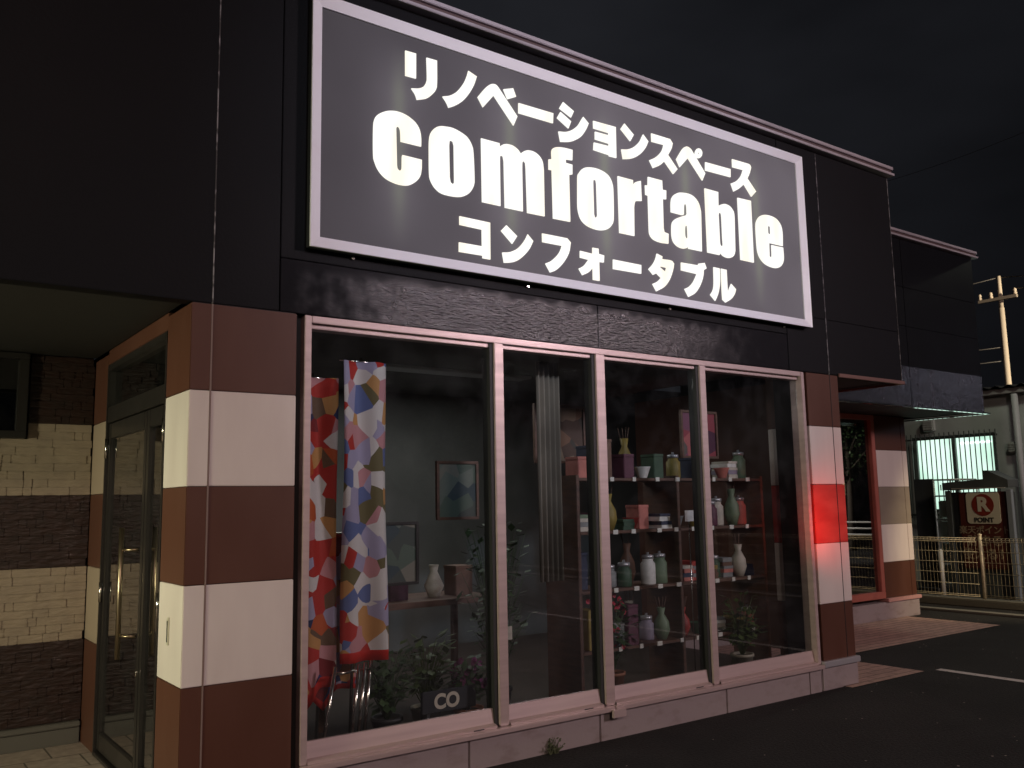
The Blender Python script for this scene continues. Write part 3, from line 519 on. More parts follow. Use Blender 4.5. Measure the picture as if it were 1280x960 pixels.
def glyph(name, loops, par, y, ext, m_, cat=None):
    cu = bpy.data.curves.new(name, 'CURVE'); cu.dimensions = '2D'; cu.fill_mode = 'BOTH'; cu.extrude = ext
    for L in loops:
        L = smooth_loop(L); s = cu.splines.new('POLY'); s.points.add(len(L)-1); s.use_cyclic_u = True
        for q, (x, z) in zip(s.points, L): q.co = (x, z, 0, 1)
    t = bpy.data.objects.new('tmp', cu); C.collection.objects.link(t); bpy.context.view_layer.update()
    me = bpy.data.meshes.new_from_object(t.evaluated_get(bpy.context.evaluated_depsgraph_get())); bpy.data.objects.remove(t)
    me.transform(Matrix(((1, 0, 0, 0), (0, 0, -1, y), (0, 1, 0, 0), (0, 0, 0, 1)))); me.materials.clear(); me.materials.append(m_)
    o = bpy.data.objects.new(name, me); C.collection.objects.link(o); o.parent = par; o.location = -par.location; return o
for g_ in GL: glyph('letter', g_, sign, SY+.0295, .004, LET)
for x, z in ((2.107, 2.786), (3.293, 2.786), (4.538, 2.786), (5.805, 2.786)):
    p = MB(); p.tube([(x, -.014, z), (x, -.001, z)], .009, seg=10); p.build('bolt', STEEL, shop)
# ================================================================ DISPLAY BEHIND THE SHOP WINDOW
def patch_mat(name, cols, scale, stretch, seed=0, rough=.7):
    M = bpy.data.materials.new(name); M.use_nodes = True; t = M.node_tree; b = t.nodes['Principled BSDF']; b.inputs['Roughness'].default_value = rough
    tcn = t.nodes.new('ShaderNodeTexCoord'); mp = t.nodes.new('ShaderNodeMapping'); mp.inputs['Scale'].default_value = stretch; mp.inputs['Location'].default_value = (seed, seed*.7, seed*.3)
    v = t.nodes.new('ShaderNodeTexVoronoi'); v.inputs['Scale'].default_value = scale
    r = t.nodes.new('ShaderNodeValToRGB'); r.color_ramp.interpolation = 'CONSTANT'; e = r.color_ramp.elements
    while len(e) < len(cols): e.new(.5)
    for i, c in enumerate(cols): e[i].position = i/len(cols); e[i].color = (*c, 1)
    s = t.nodes.new('ShaderNodeSeparateColor')
    t.links.new(tcn.outputs['Object'], mp.inputs[0]); t.links.new(mp.outputs[0], v.inputs['Vector'])
    t.links.new(v.outputs['Color'], s.inputs[0]); t.links.new(s.outputs[0], r.inputs[0]); t.links.new(r.outputs[0], b.inputs['Base Color']); return M
RED, CRIM, ORG, GOLD, LIL, BLU, NAV, WHT, PNK, BRN, OLV = (.50, .03, .02), (.22, .012, .015), (.55, .10, .02), (.60, .30, .10), (.42, .38, .55), (.13, .17, .38), (.02, .035, .12), (.75, .70, .68), (.60, .28, .30), (.16, .09, .05), (.16, .13, .05)
PF1 = patch_mat('red_and_gold_patterned_cloth', [RED, CRIM, GOLD, PNK, BRN, RED, ORG, LIL, NAV, WHT], 13, (1, 0.3, .8), 3)
PF2 = patch_mat('lilac_and_white_patterned_cloth', [WHT, LIL, PNK, GOLD, WHT, BLU, RED, LIL, OLV, WHT], 13, (1, 0.3, .8), 11)
PF3 = patch_mat('blue_and_crimson_patterned_cloth', [NAV, BLU, CRIM, GOLD, NAV, LIL, RED, PNK], 13, (1, 0.3, .8), 23)
HEM = mat('bright_red_hem', (.60, .025, .015), .6)
def banner(label, x0, x1, y, z0, z1, m_, tip):
    r = thing('hanging_banner', label, 'banner', ((x0+x1)/2, y, .09), 'patterned cloth banners in the shop window')
    mb = MB(); mb.weld = True; nx, nz = 14, 30
    def P(i, j):
        u, v = i/nx, j/nz; return (x0+(x1-x0)*u, y+.022*math.sin(u*9+v*2.0+x0*7)+.012*math.sin(v*7+u*4), z0+(z1-z0)*v-.10*tip*(max(0, 1-abs(u-.35)*3.0))*(1-v)**6)
    for i in range(nx):
        for j in range(nz): mb.face([P(i, j), P(i+1, j), P(i+1, j+1), P(i, j+1)], mi=1 if j < 1 else 0, smooth=True)
    c = mb.build('cloth', [m_, HEM], r)
    sol = c.modifiers.new('thickness', 'SOLIDIFY'); sol.thickness = .003
    q = MB(); q.tube([((x0+x1)/2-.06, y+.05, .09), ((x0+x1)/2, y+.05, z1+.03)], .009); q.build('pole', STEEL, r)
    q = MB(); q.tube([(x0-.01, y+.03, z1+.004), (x1+.01, y+.03, z1+.004)], .006); q.build('crossbar', STEEL, r)
    q = MB(); q.box((x0+x1)/2-.16, (x0+x1)/2+.04, y-.02, y+.12, .09, .12, bev=.006); q.build('foot', DARK, r)
banner('red and gold patterned banner against the left edge of the shop window', 1.90, 2.14, .26, .50, 2.16, PF1, 1)
banner('lilac and white patterned banner, right-hand one of the window banners', 2.15, 2.42, .20, .62, 2.26, PF2, 0)
banner('blue and crimson patterned banner hanging low behind the two others', 2.02, 2.30, .36, .46, 1.30, PF3, 1)
rk = thing('folding_stand', 'folded steel tube stand below the patterned banners', 'stand', (2.25, .3, .09))
for (xa, xb, ya) in ((2.03, 2.10, .16), (2.19, 2.235, .15), (2.24, 2.28, .17), (2.30, 2.34, .22)):
    q = MB(); q.tube([(xa-.02, ya, .09), (xb, ya, .62)], .011); q.build('leg', STEEL, rk)
q = MB(); q.tube([(2.09, .17, .58), (2.35, .2, .58)], .008); q.build('brace', STEEL, rk)
# potted plants
GRN = mat('dark_green_leaves', (.035, .075, .03), .5, var=(9, (.07, .12, .04), .35, .7))
GRN2 = mat('yellow_green_leaves', (.10, .15, .035), .5, var=(9, (.06, .10, .03), .35, .7))
POT = mat('clay_pot', (.30, .13, .08), .7); POTW = mat('cream_pot', (.42, .38, .30), .6); POTD = mat('charcoal_pot', (.03, .03, .032), .5)
SOIL = mat('soil', (.03, .02, .015), .95)
def plant(label, x, y, h, m_, pot, n=34, spread=.16, flower=None):
    r = thing('potted_plant', label, 'plant', (x, y, .09), 'potted plants along the shop window')
    q = MB(); q.lathe(x, y, [(.0, .09), (.06, .09), (.085, .26), (.092, .26), (.092, .28), (.076, .28), (.074, .25), (0, .25)], seg=18); q.build('pot', pot, r)
    st = MB(); lf = MB(); fl = MB(); rnd = random.Random(int(x*997))
    for k in range(int(n*1.8)):
        a = rnd.uniform(0, 6.28); s = spread*rnd.uniform(.3, 1); hh = h*rnd.uniform(.35, 1)
        tip = Vector((x+s*math.cos(a), y+s*.7*math.sin(a), .26+hh)); base = Vector((x, y, .25)); mid = (base+tip)/2+Vector((0, 0, hh*.18))
        st.tube([base, mid, tip], [.003, .0025, .0015], seg=4)
        for t_ in (.45, .7, 1):
            c = base.lerp(tip, t_)+Vector((0, 0, hh*.15*math.sin(t_*3.1))); L = rnd.uniform(.05, .10); d = Vector((math.cos(a+rnd.uniform(-1, 1)), .7*math.sin(a+rnd.uniform(-1, 1)), rnd.uniform(-.5, .5))).normalized(); sd = d.cross(Vector((0, 0, 1))).normalized()*L*.28
            lf.face([c, c+d*L*.5+sd, c+d*L, c+d*L*.5-sd]) 
        if flower and rnd.random() < .5:
            for q_ in range(5):
                aa = q_*1.256; dd = Vector((math.cos(aa), -.4, math.sin(aa)))*.022; ss = Vector((-math.sin(aa), 0, math.cos(aa)))*.011
                fl.face([tip, tip+dd*.6+ss, tip+dd, tip+dd*.6-ss])
    st.build('stem', m_, r); lf.build('foliage', m_, r)
    if flower: o_ = fl.build('flowers', flower, r); o_['kind'] = 'stuff'
    q = MB(); q.lathe(x, y, [(0, .262), (.075, .262)], seg=16); q.build('soil', SOIL, r)
FR = mat('crimson_petals', (.45, .03, .06), .6); FP = mat('purple_petals', (.22, .05, .16), .6)
plant('dark leafy pot plant next to the banners in the window', 2.50, .34, .38, GRN, POTD, 40, .16)
plant('yellow-green pot plant, second along the window floor', 2.80, .42, .42, GRN2, POTW, 34, .15)
plant('pot plant with purple flowers just left of the first window mullion', 2.98, .24, .30, GRN, POT, 30, .13, FP)
plant('tall dark pot plant behind the second glass pane', 3.45, .6, 1.05, GRN, POTD, 60, .26)
plant('pot plant with crimson flowers behind the third glass pane', 4.35, .5, .55, GRN, POT, 40, .20, FR)
plant('low pot plant near the right end of the window', 5.6, .4, .45, GRN2, POTW, 36, .18)
# small standing board with cream lettering
sb = thing('standing_board', 'low black board with cream lettering at the bottom of the window, partly cut off', 'board', (2.82, .14, .09))
q = MB(); q.box(2.62, 2.98, .155, .17, .30, .42, bev=.004); q.build('panel', mat('black_board', (.015, .016, .02), .5), sb)
q = MB(); q.box(2.66, 2.68, .17, .24, .09, .40); q.build('leg', DARK, sb); q = MB(); q.box(2.92, 2.94, .17, .24, .09, .40); q.build('leg', DARK, sb)
text_mesh('lettering', 'CO', .11, mat('cream_lettering', (.62, .55, .45), .6), sb, (2.78, .152, .355), (1, 0, 0), .001, .004)
# curtain, lantern pieces, framed pictures
cu_ = MB(); cu_.weld = True; nx = 60
for i in range(nx):
    x0 = 3.58+.20*i/nx; x1 = 3.58+.20*(i+1)/nx; f = lambda x: .30+.018*math.sin(x*150)
    cu_.face([(x0, f(x0), .95), (x1, f(x1), .95), (x1, f(x1), 2.38), (x0, f(x0), 2.38)], smooth=True)
o = cu_.build('curtain', mat('beige_curtain_cloth', (.34, .30, .25), .85, var=(3, (.20, .17, .14), .35, .7))); o.modifiers.new('thickness', 'SOLIDIFY').thickness = .004
tag(o, 'narrow beige curtain gathered just left of the middle window mullion', 'curtain')
def pic(label, x0, x1, z0, z1, y, art, frame):
    r = thing('framed_picture', label, 'picture', ((x0+x1)/2, y, z0), 'framed pictures inside the shop')
    q = MB(); e = .02
    q.box(x0, x1, y, y+.025, z0, z0+e, bev=.003); q.box(x0, x1, y, y+.025, z1-e, z1, bev=.003); q.box(x0, x0+e, y, y+.025, z0+e, z1-e); q.box(x1-e, x1, y, y+.025, z0+e, z1-e); q.build('frame', frame, r)
    q = MB(); q.box(x0+e, x1-e, y+.012, y+.02, z0+e, z1-e); q.build('picture', art, r)
WD = mat('walnut_wood', (.14, .065, .04), .5, var=(6, (.09, .045, .03), .35, .7, (1, 1, 6)))
A1 = patch_mat('abstract_rose_print', [(.30, .05, .07), (.20, .07, .12), (.45, .12, .12), (.12, .10, .09), (.08, .02, .05)], 9, (1, .3, 1), 5)
A2 = patch_mat('abstract_green_print', [(.10, .13, .10), (.16, .18, .15), (.07, .08, .07), (.22, .20, .16), (.05, .07, .08)], 8, (1, .3, 1), 9)
A3 = patch_mat('abstract_brown_print', [(.20, .11, .07), (.10, .06, .045), (.28, .20, .14), (.07, .06, .05)], 8, (1, .3, 1), 15)
pic('rose-coloured abstract picture high on the right of the window', 5.20, 5.62, 1.78, 2.16, .55, A1, WD)
pic('grey-green abstract picture behind the second glass pane', 3.18, 3.52, 1.35, 1.75, .9, A2, WD)
pic('brown abstract picture behind the third glass pane', 4.1, 4.6, 1.75, 2.2, 1.0, A3, WD)
pic('large grey-green abstract picture behind the first glass pane', 2.62, 2.98, .95, 1.35, .8, A2, BRZ)
# shelving with goods
sh = thing('display_shelf', 'walnut display shelf with four boards standing behind the right half of the window', 'shelf', (5.0, .7, .09))
for z in (.45, .85, 1.25, 1.62):
    q = MB(); q.box(4.02, 5.95, .42, .78, z-.02, z, bev=.003); q.build('shelf_board', WD, sh)
for x in (4.0, 4.98, 5.95):
    q = MB(); q.box(x, x+.03, .42, .78, .09, 1.64, bev=.003); q.build('upright', WD, sh)
cols = {'cream': (.60, .54, .46), 'red': (.40, .04, .03), 'coral': (.60, .20, .16), 'sage green': (.17, .24, .15), 'dark green': (.04, .09, .05), 'grey': (.26, .27, .27),
        'lilac': (.30, .26, .34), 'brown': (.16, .08, .05), 'plum': (.12, .03, .06), 'mustard': (.30, .22, .05), 'white': (.80, .78, .74), 'navy': (.02, .03, .07)}
cm = {k: mat(k.replace(' ', '_')+'_ware', v, .55, var=(14, tuple(c*.72 for c in v), .4, .7)) for k, v in cols.items()}
rnd = random.Random(5); used = set(); lev = {.45: 'lowest', .85: 'second', 1.25: 'third', 1.62: 'top'}
kinds = ['box', 'vase', 'book stack', 'jar', 'bowl']
for z in (.45, .85, 1.25, 1.62):
    for s0, s1, side in ((4.08, 4.92, 'left'), (5.06, 5.90, 'right')):
        n = 7; names = rnd.sample(list(cols), n)
        for i in range(n):
            x = s0+(s1-s0)*(i+.5)/n+rnd.uniform(-.02, .02); y = .55+rnd.uniform(-.06, .05); kd = rnd.choice(kinds); c = names[i]; m_ = cm[c]
            lab = f'{c} {kd} on the {side} half of the {lev[z]} display shelf board'
            nm = {'box': 'storage_box', 'vase': 'vase', 'book stack': 'book_stack', 'jar': 'jar', 'bowl': 'bowl'}[kd]
            r = thing(nm, lab, kd if kd != 'book stack' else 'books', (x, y, z), 'goods on the display shelf')
            if kd == 'box':
                h = rnd.uniform(.12, .26); q = MB(); q.box(x-.05, x+.05, y-.07, y+.07, z, z+h, bev=.004); q.build('body', m_, r)
                q = MB(); q.box(x-.052, x+.052, y-.073, y+.073, z+h+.0005, z+h+.022, bev=.003); q.build('lid', m_, r)
            elif kd == 'vase':
                h = rnd.uniform(.2, .3); q = MB(); q.lathe(x, y, [(0, z), (.035, z), (.062, z+h*.3), (.055, z+h*.55), (.022, z+h*.8), (.032, z+h), (.028, z+h), (.018, z+h*.8), (0, z+h*.5)], seg=20); q.build('body', m_, r)
                q = MB()
                for _ in range(5):
                    a = rnd.uniform(0, 6.3); q.tube([(x, y, z+h*.6), (x+.05*math.cos(a), y+.04*math.sin(a), z+h+.08)], .0022, seg=5)
                q.build('twigs', WD, r)
            elif kd == 'book stack':
                zz = z
                for kk in range(rnd.randint(3, 5)):
                    th = rnd.uniform(.02, .035); q = MB(); dx = rnd.uniform(-.01, .01); q.box(x-.055+dx, x+.055+dx, y-.09, y+.09, zz, zz+th-.001, bev=.002); q.build('book', m_ if kk % 2 == 0 else cm[rnd.choice(list(cols))], r); zz += th
            elif kd == 'jar':
                h = rnd.uniform(.12, .2); q = MB(); q.lathe(x, y, [(0, z), (.05, z), (.055, z+.01), (.055, z+h*.8), (.04, z+h*.9), (.04, z+h), (0, z+h)], seg=20); q.build('body', m_, r)
                q = MB(); q.lathe(x, y, [(0, z+h+.001), (.044, z+h+.001), (.044, z+h+.025), (.01, z+h+.03), (.01, z+h+.045), (0, z+h+.045)], seg=20); q.build('lid', CAPM, r)
            else:
                q = MB(); q.lathe(x, y, [(0, z), (.03, z), (.035, z+.01), (.060, z+.08), (.064, z+.085), (.055, z+.08), (.03, z+.02), (0, z+.018)], seg=22); q.build('body', m_, r)
PT = mat('paper_price_tag', (.72, .70, .64), .7)
for z in (.45, .85, 1.25, 1.62):
    for i in range(9):
        x = 4.12+i*.205+rnd.uniform(-.03, .03); q = MB(); q.box(x, x+rnd.uniform(.03, .05), .414, .4185, z-.024, z+.006); q.build('price_tag', PT, sh)
# low table with goods in the left panes
tb = thing('display_table', 'dark display table behind the first two glass panes', 'table', (2.95, 1.2, .09))
q = MB(); q.box(2.35, 3.7, .95, 1.5, .78, .82, bev=.004); q.build('tabletop', WD, tb)
for (x, y) in ((2.38, .98), (3.64, .98), (2.38, 1.44), (3.64, 1.44)): q = MB(); q.box(x, x+.04, y, y+.04, .09, .779); q.build('leg', WD, tb)
for i, (x, c, h, kd) in enumerate(((2.5, 'grey', .24, 'box'), (2.72, 'sage green', .2, 'vase'), (3.0, 'plum', .16, 'box'), (3.3, 'cream', .22, 'vase'), (3.52, 'brown', .18, 'box'))):
    r = thing('storage_box' if kd == 'box' else 'vase', f'{c} {kd} on the dark display table', kd, (x, 1.2, .82), 'goods on the display table')
    if kd == 'box':
        q = MB(); q.box(x-.07, x+.07, 1.1, 1.26, .82, .82+h, bev=.004); q.build('body', cm[c], r); q = MB(); q.box(x-.073, x+.073, 1.097, 1.263, .8205+h, .845+h, bev=.003); q.build('lid', cm[c], r)
    else:
        q = MB(); q.lathe(x, 1.15, [(0, .82), (.04, .82), (.07, .82+h*.35), (.025, .82+h*.8), (.035, .82+h), (.02, .82+h*.8), (0, .82+h*.5)]); q.build('body', cm[c], r)
# cards standing at the glass; the white one stands in for a lamp reflection
for (x, z, c, lb) in ((4.98, 1.30, 'white', 'small white card in place of a lamp reflection at the glass right of centre'), (3.30, .62, 'cream', 'small cream card low behind the second pane')):
    r = thing('price_or_glint_card', lb, 'card', (x, .3, z), 'cards in the window'); q = MB(); q.box(x-.05, x+.05, .30, .303, z, z+.08); q.build('card', cm[c], r)
    q = MB(); q.tube([(x, .31, .09), (x, .31, z+.03)], .004, seg=6); q.build('stem', STEEL, r)
# weed at the foot of the wall
wd = MB(); rr = random.Random(2)
for k in range(26):
    a = rr.uniform(0, 6.28); L = rr.uniform(.03, .10); c = Vector((3.40+rr.uniform(-.03, .03), -.02+rr.uniform(-.012, .012), 0)); tip = c+Vector((.035*math.cos(a), .02*math.sin(a)-.01, L)); s = Vector((.006, 0, 0))
    wd.face([c-s, c+s, tip])
    for _ in range(2):
        q_ = c.lerp(tip, rr.uniform(.4, 1)); d = Vector((math.cos(a+_*2), -.3, .3))*.018; wd.face([q_, q_+d*.5+Vector((0, 0, .006)), q_+d, q_+d*.5-Vector((0, 0, .006))])
tag(wd.build('weed', mat('weed_leaves', (.07, .08, .035), .7)), 'small weed growing at the foot of the concrete base', 'weed')

# ================================================================ NEIGHBOUR BUILDING, FENCE, KIOSK
nb = thing('neighbour_building', 'pale grey building with a barred green-lit window behind the fence', 'building', (15.5, 3, 0))
NW = mat('pale_grey_wall', (.36, .38, .36), .8, bump=(20, .15), var=(2, (.28, .29, .28), .4, .75))
q = MB(); wy0, wy1, wz0, wz1 = 2.87, 4.30, 1.18, 2.47
q.box(15, 15.2, 1.5, wy0, 0, 3.1); q.box(15.21, 22, 1.5, 1.7, 0, 3.1); q.box(15, 15.2, wy1, 12, 0, 3.1); q.box(15, 15.2, wy0, wy1, 0, wz0); q.box(15, 15.2, wy0, wy1, wz1, 3.1); q.build('wall', NW, nb)
q = MB(); q.box(14.86, 15.0, 1.3, 12, 3.06, 3.15, bev=.01); q.build('eave', mat('eave_board', (.22, .21, .20), .6), nb)
q = MB()
yy = 1.2
while yy < 12:
    q.face([(14.8, yy, 3.155), (14.8, yy+.1, 3.20), (22, yy+.1, 3.7), (22, yy, 3.655)]); q.face([(14.8, yy+.1, 3.20), (14.8, yy+.2, 3.155), (22, yy+.2, 3.655), (22, yy+.1, 3.7)]); yy += .2
q.build('corrugated_roof', mat('grey_roof_sheet', (.03, .03, .03), .6), nb)
q = MB()
for (a, b_, c, d) in ((wy0, wy1, wz0, wz0+.05), (wy0, wy1, wz1-.05, wz1), (wy0, wy0+.05, wz0+.0505, wz1-.0505), (wy1-.05, wy1, wz0+.0505, wz1-.0505), (3.56, 3.61, wz0+.0505, wz1-.0505)): q.box(15.02, 15.10, a, b_, c, d, bev=.004)
nwin = q.build('window', mat('green_grey_window_frame', (.12, .14, .13), .5), nb)
FG = bpy.data.materials.new('lit_frosted_pane'); FG.use_nodes = True; t = FG.node_tree; b = t.nodes['Principled BSDF']; b.inputs['Base Color'].default_value = (.3, .35, .32, 1)
tcn = t.nodes.new('ShaderNodeTexCoord'); mpn = t.nodes.new('ShaderNodeMapping'); mpn.inputs['Scale'].default_value = (1, 1.6, .9); n = t.nodes.new('ShaderNodeTexNoise'); n.inputs['Scale'].default_value = 1.7; n.inputs['Detail'].default_value = 2
r = t.nodes.new('ShaderNodeValToRGB'); r.color_ramp.elements[0].color = (.42, .72, .55, 1); r.color_ramp.elements[1].color = (.74, 1, .86, 1); r.color_ramp.elements[0].position = .25; r.color_ramp.elements[1].position = .60
t.links.new(tcn.outputs['Object'], mpn.inputs[0]); t.links.new(mpn.outputs[0], n.inputs['Vector']); t.links.new(n.outputs['Fac'], r.inputs[0]); t.links.new(r.outputs[0], b.inputs['Emission Color']); b.inputs['Emission Strength'].default_value = 1.15
q = MB(); q.box(15.11, 15.12, wy0+.04, wy1-.04, wz0+.04, wz1-.04); q.build('pane', FG, nwin)
TUBE = mat('lit_ceiling_tube', (.8, .8, .8), .5, emit=(.75, 1, .88), es=3)
q = MB(); q.tube([(15.095, 2.98, 2.33), (15.095, 3.5, 2.33)], .012); q.build('lamp_tube', TUBE, nwin)
BAR = mat('dark_window_bars', (.05, .055, .05), .5, metal=.3)
y = wy0-.06; 
while y < wy1+.07:
    q = MB(); q.tube([(14.90, y, wz0-.1), (14.90, y, wz1+.05)], .009, seg=6); q.build('window_bar', BAR, nb); y += .085
for z in (wz0-.06, wz1-.06): q = MB(); q.box(14.905, 14.925, wy0-.08, wy1+.08, z, z+.03); q.build('bar_rail', BAR, nb)
PIPE = mat('pale_downpipe', (.30, .30, .30), .5)
q = MB(); q.tube([(14.90, 2.46, .0), (14.90, 2.46, 3.05)], .05, seg=14); q.build('downpipe', PIPE, nb)
for (yv, zv, s) in ((3.94, 2.66, .10), (2.55, 2.20, .09)):
    q = MB(); q.box(14.90, 14.998, yv-s, yv+s, zv-s, zv+s, bev=.015)
    for k in range(4): q.box(14.892, 14.90, yv-s*.8, yv+s*.8, zv-s*.7+k*s*.4, zv-s*.55+k*s*.4)
    q.build('vent_hood', mat('vent_paint', (.30, .31, .29), .6), nb)
# fence
fn = thing('mesh_fence', 'low tan wire mesh fence crossing in front of the kiosk', 'fence', (12.06, 1.8, .10))
FM = mat('tan_fence_paint', (.62, .54, .38), .5, metal=.1, var=(20, (.48, .40, .27), .4, .7))
def seg_panel(y0, y1):
    q = MB(); y = y0+.025
    while y < y1-.01: q.tube([(12.06, y, .13), (12.06, y, .84), (12.03, y, .865), (12.06, y, .89)], .0026, seg=4); y += .05
    z = .15
    for z in (.15, .29, .43, .57, .71, .84, .89): q.tube([(12.056, y0+.01, z), (12.056, y1-.01, z)], .0034 if z < .8 else .0045, seg=5)
    q.tube([(12.028, y0+.01, .865), (12.028, y1-.01, .865)], .0045, seg=5); q.tube([(12.05, y0+.01, .13), (12.05, y1-.01, .13)], .0045, seg=5)
    q.build('mesh_panel', FM, fn)
for k in range(-4, 3):
    y0 = 1.78+k*2.0
    q = MB(); q.tube([(12.085, y0, .095), (12.085, y0, .93)], .021, seg=12); q.lathe(12.085, y0, [(.027, .925), (.027, .94), (.0, .95)], seg=12); q.build('post', FM, fn)
    seg_panel(y0+.03, y0+1.97)
# point kiosk
kx = 13.0
kk = thing('reward_point_kiosk', 'dark kiosk with slanted roof, red panel and round red letter emblem behind the fence', 'kiosk', (13.3, 2.2, 0))
NV = mat('dark_navy_metal', (.030, .036, .042), .5, var=(3, (.045, .052, .06), .4, .7)); BL = mat('blue_grey_post', (.12, .14, .18), .5)
q = MB(); q.box(kx+.04, kx+.22, 1.80, 2.66, 0, 1.50, bev=.01); q.build('body', NV, kk)
q = MB(); 
def prism(mb, pts, x0, x1, mi=0):
    n = len(pts); mb.face([(x0, y, z) for y, z in pts], mi); mb.face([(x1, y, z) for y, z in pts][::-1], mi)
    for i in range(n):
        (a, b_), (c, d) = pts[i], pts[(i+1) % n]; mb.face([(x0, a, b_), (x0, c, d), (x1, c, d), (x1, a, b_)], mi)
prism(q, [(2.70, 1.53), (2.70, 1.64), (2.10, 1.68), (2.10, 1.80), (2.04, 1.80), (1.76, 1.66), (1.76, 1.56)], kx-.06, kx+.26); q.build('roof', NV, kk)
q = MB(); q.box(kx-.04, kx-.01, 2.60, 2.68, 0, 1.525, bev=.005); q.build('side_post', NV, kk)
q = MB(); q.box(kx-.04, kx+.03, 1.74, 1.81, 0, 1.525, bev=.005); q.build('side_post', BL, kk)
q = MB(); q.box(kx-.075, kx-.062, 1.80, 2.56, 1.545, 1.556); q.build('roof_edge_strip', CAPM, kk)
q = MB(); q.box(kx+.0, kx+.038, 1.84, 2.50, .42, 1.50, bev=.004); rp_ = q.build('red_panel', mat('deep_red_panel', (.050, .008, .007), .5), kk)
def rrect(y0, y1, z0, z1, r_, x, th):
    pts = []
    for (cy, cz, a0) in ((y1-r_, z1-r_, 0), (y0+r_, z1-r_, 90), (y0+r_, z0+r_, 180), (y1-r_, z0+r_, 270)):
        for k in range(5): a = R(a0+k*22.5); pts.append((cy+r_*math.cos(a), cz+r_*math.sin(a)))
    mb = MB(); prism(mb, pts, x-th, x); return mb
EW = mat('emblem_off_white', (.34, .32, .29), .5); ER = mat('emblem_red', (.12, .012, .008), .5)
rrect(1.92, 2.39, 1.05, 1.495, .05, kx-.001, .01).build('emblem_plate', EW, kk)
q = MB(); pts = [(2.155+.155*math.cos(a), 1.315+.155*math.sin(a)) for a in [k*math.pi/18 for k in range(36)]]; prism(q, pts, kx-.016, kx-.0115); q.build('emblem_disc', ER, kk)
XD = (0, -1, 0)
text_mesh('emblem_letter', 'R', .27, EW, kk, (kx-.019, 2.155, 1.315), XD, .002, .012)
text_mesh('lettering', 'POINT', .093, DARK, kk, (kx-.014, 2.155, 1.10), XD, .002, .003)
TXW = mat('faded_cream_print', (.17, .13, .10), .6)
text_mesh('lettering', '楽天ポイント', .12, TXW, kk, (kx-.004, 2.165, .955), XD, .002, .002)
text_mesh('lettering', '貯まる', .17, TXW, kk, (kx-.004, 2.165, .80), XD, .002, .003)
text_mesh('lettering', '使える！', .17, TXW, kk, (kx-.004, 2.165, .615), XD, .002, .003)
# tall dark board and cage trolley
tdb = thing('notice_board', 'tall narrow dark board standing left of the kiosk', 'board', (13.6, 3.35, 0))
q = MB(); q.box(13.6, 13.66, 3.22, 3.52, .05, 1.72, bev=.006); q.build('panel', NV, tdb); q = MB(); q.box(13.5, 13.76, 3.20, 3.54, 0, .05, bev=.006); q.build('foot', NV, tdb)
ct = thing('cage_trolley', 'pale steel cage trolley with bins between the dark board and the kiosk', 'trolley', (13.8, 3.0, 0))
TS = mat('pale_trolley_steel', (.42, .48, .45), .4, metal=.2); BN = mat('pale_green_bin', (.30, .38, .35), .5)
HL = thing('fill_light_housing', 'slim housing added for the fill light high inside the shop behind the window', 'ceiling light', (3.9, 1.9, 2.52))
q = MB(); q.box(3.1, 4.7, 1.8, 2.0, 2.525, 2.549, bev=.004); q.build('housing', CAPM, HL)  # housing added to go with the interior fill
q = MB()
for (x, y) in ((13.6, 2.78), (13.6, 3.19), (14.1, 2.78), (14.1, 3.19)): q.tube([(x, y, .08), (x, y, 1.70)], .014, seg=6)
for z in (.12, .45, .78, 1.10, 1.45, 1.70):
    q.tube([(13.6, 2.78, z), (13.6, 3.19, z)], .012, seg=6); q.tube([(14.1, 2.78, z), (14.1, 3.19, z)], .012, seg=6); q.tube([(13.6, 2.78, z), (14.1, 2.78, z)], .012, seg=6); q.tube([(13.6, 3.19, z), (14.1, 3.19, z)], .012, seg=6)
q.build('frame', TS, ct)
for z in (.14, .47, .80, 1.12): q = MB(); q.box(13.63, 14.07, 2.81, 3.16, z, z+.26, bev=.012); q.build('bin', BN, ct)
for (x, y) in ((13.6, 2.78), (13.6, 3.19), (14.1, 2.78), (14.1, 3.19)): q = MB(); q.tube([(x-.015, y, .04), (x+.015, y, .04)], .04, seg=14); q.build('wheel', DARK, ct)
text_mesh('lettering', '1-06', .12, EW, ct, (13.58, 2.99, 1.575), XD, .002, .003)
# traffic cones/buckets: pale post by the fence
pp = MB(); pp.tube([(12.6, 2.62, 0), (12.6, 2.62, .68)], .035, seg=12); pp.lathe(12.6, 2.62, [(.035, .68), (.02, .70), (0, .705)], seg=12)
tag(pp.build('short_post', PIPE), 'short pale round post standing behind the fence left of the kiosk', 'post')

# ================================================================ UTILITY POLE AND WIRES
up = thing('utility_pole', 'slender pale concrete utility pole with a crossarm behind the roofs at far right', 'utility pole', (22, 5.8, 0))
PC = mat('pale_pole_concrete', (.62, .52, .40), .8)
q = MB(); q.tube([(22, 5.8, 0), (22, 5.8, 5.9)], [.085, .062], seg=14); q.build('pole', PC, up)
q = MB(); q.tube([(22, 5.8, 5.9), (22, 5.8, 6.68)], [.055, .045], seg=8); q.build('top_rod', PC, up)
q = MB(); q.box(21.87, 21.95, 5.38, 6.28, 6.08, 6.15); q.build('crossarm', mat('crossarm_steel', (.45, .38, .30), .5, metal=.3), up)
for yv in (5.42, 5.98, 6.24): q = MB(); q.lathe(21.91, yv, [(.0, 6.15), (.035, 6.155), (.05, 6.19), (.03, 6.22), (.045, 6.25), (.025, 6.30), (0, 6.31)], seg=10); q.build('insulator', PC, up)
WI = mat('power_line', (.10, .09, .08), .6)
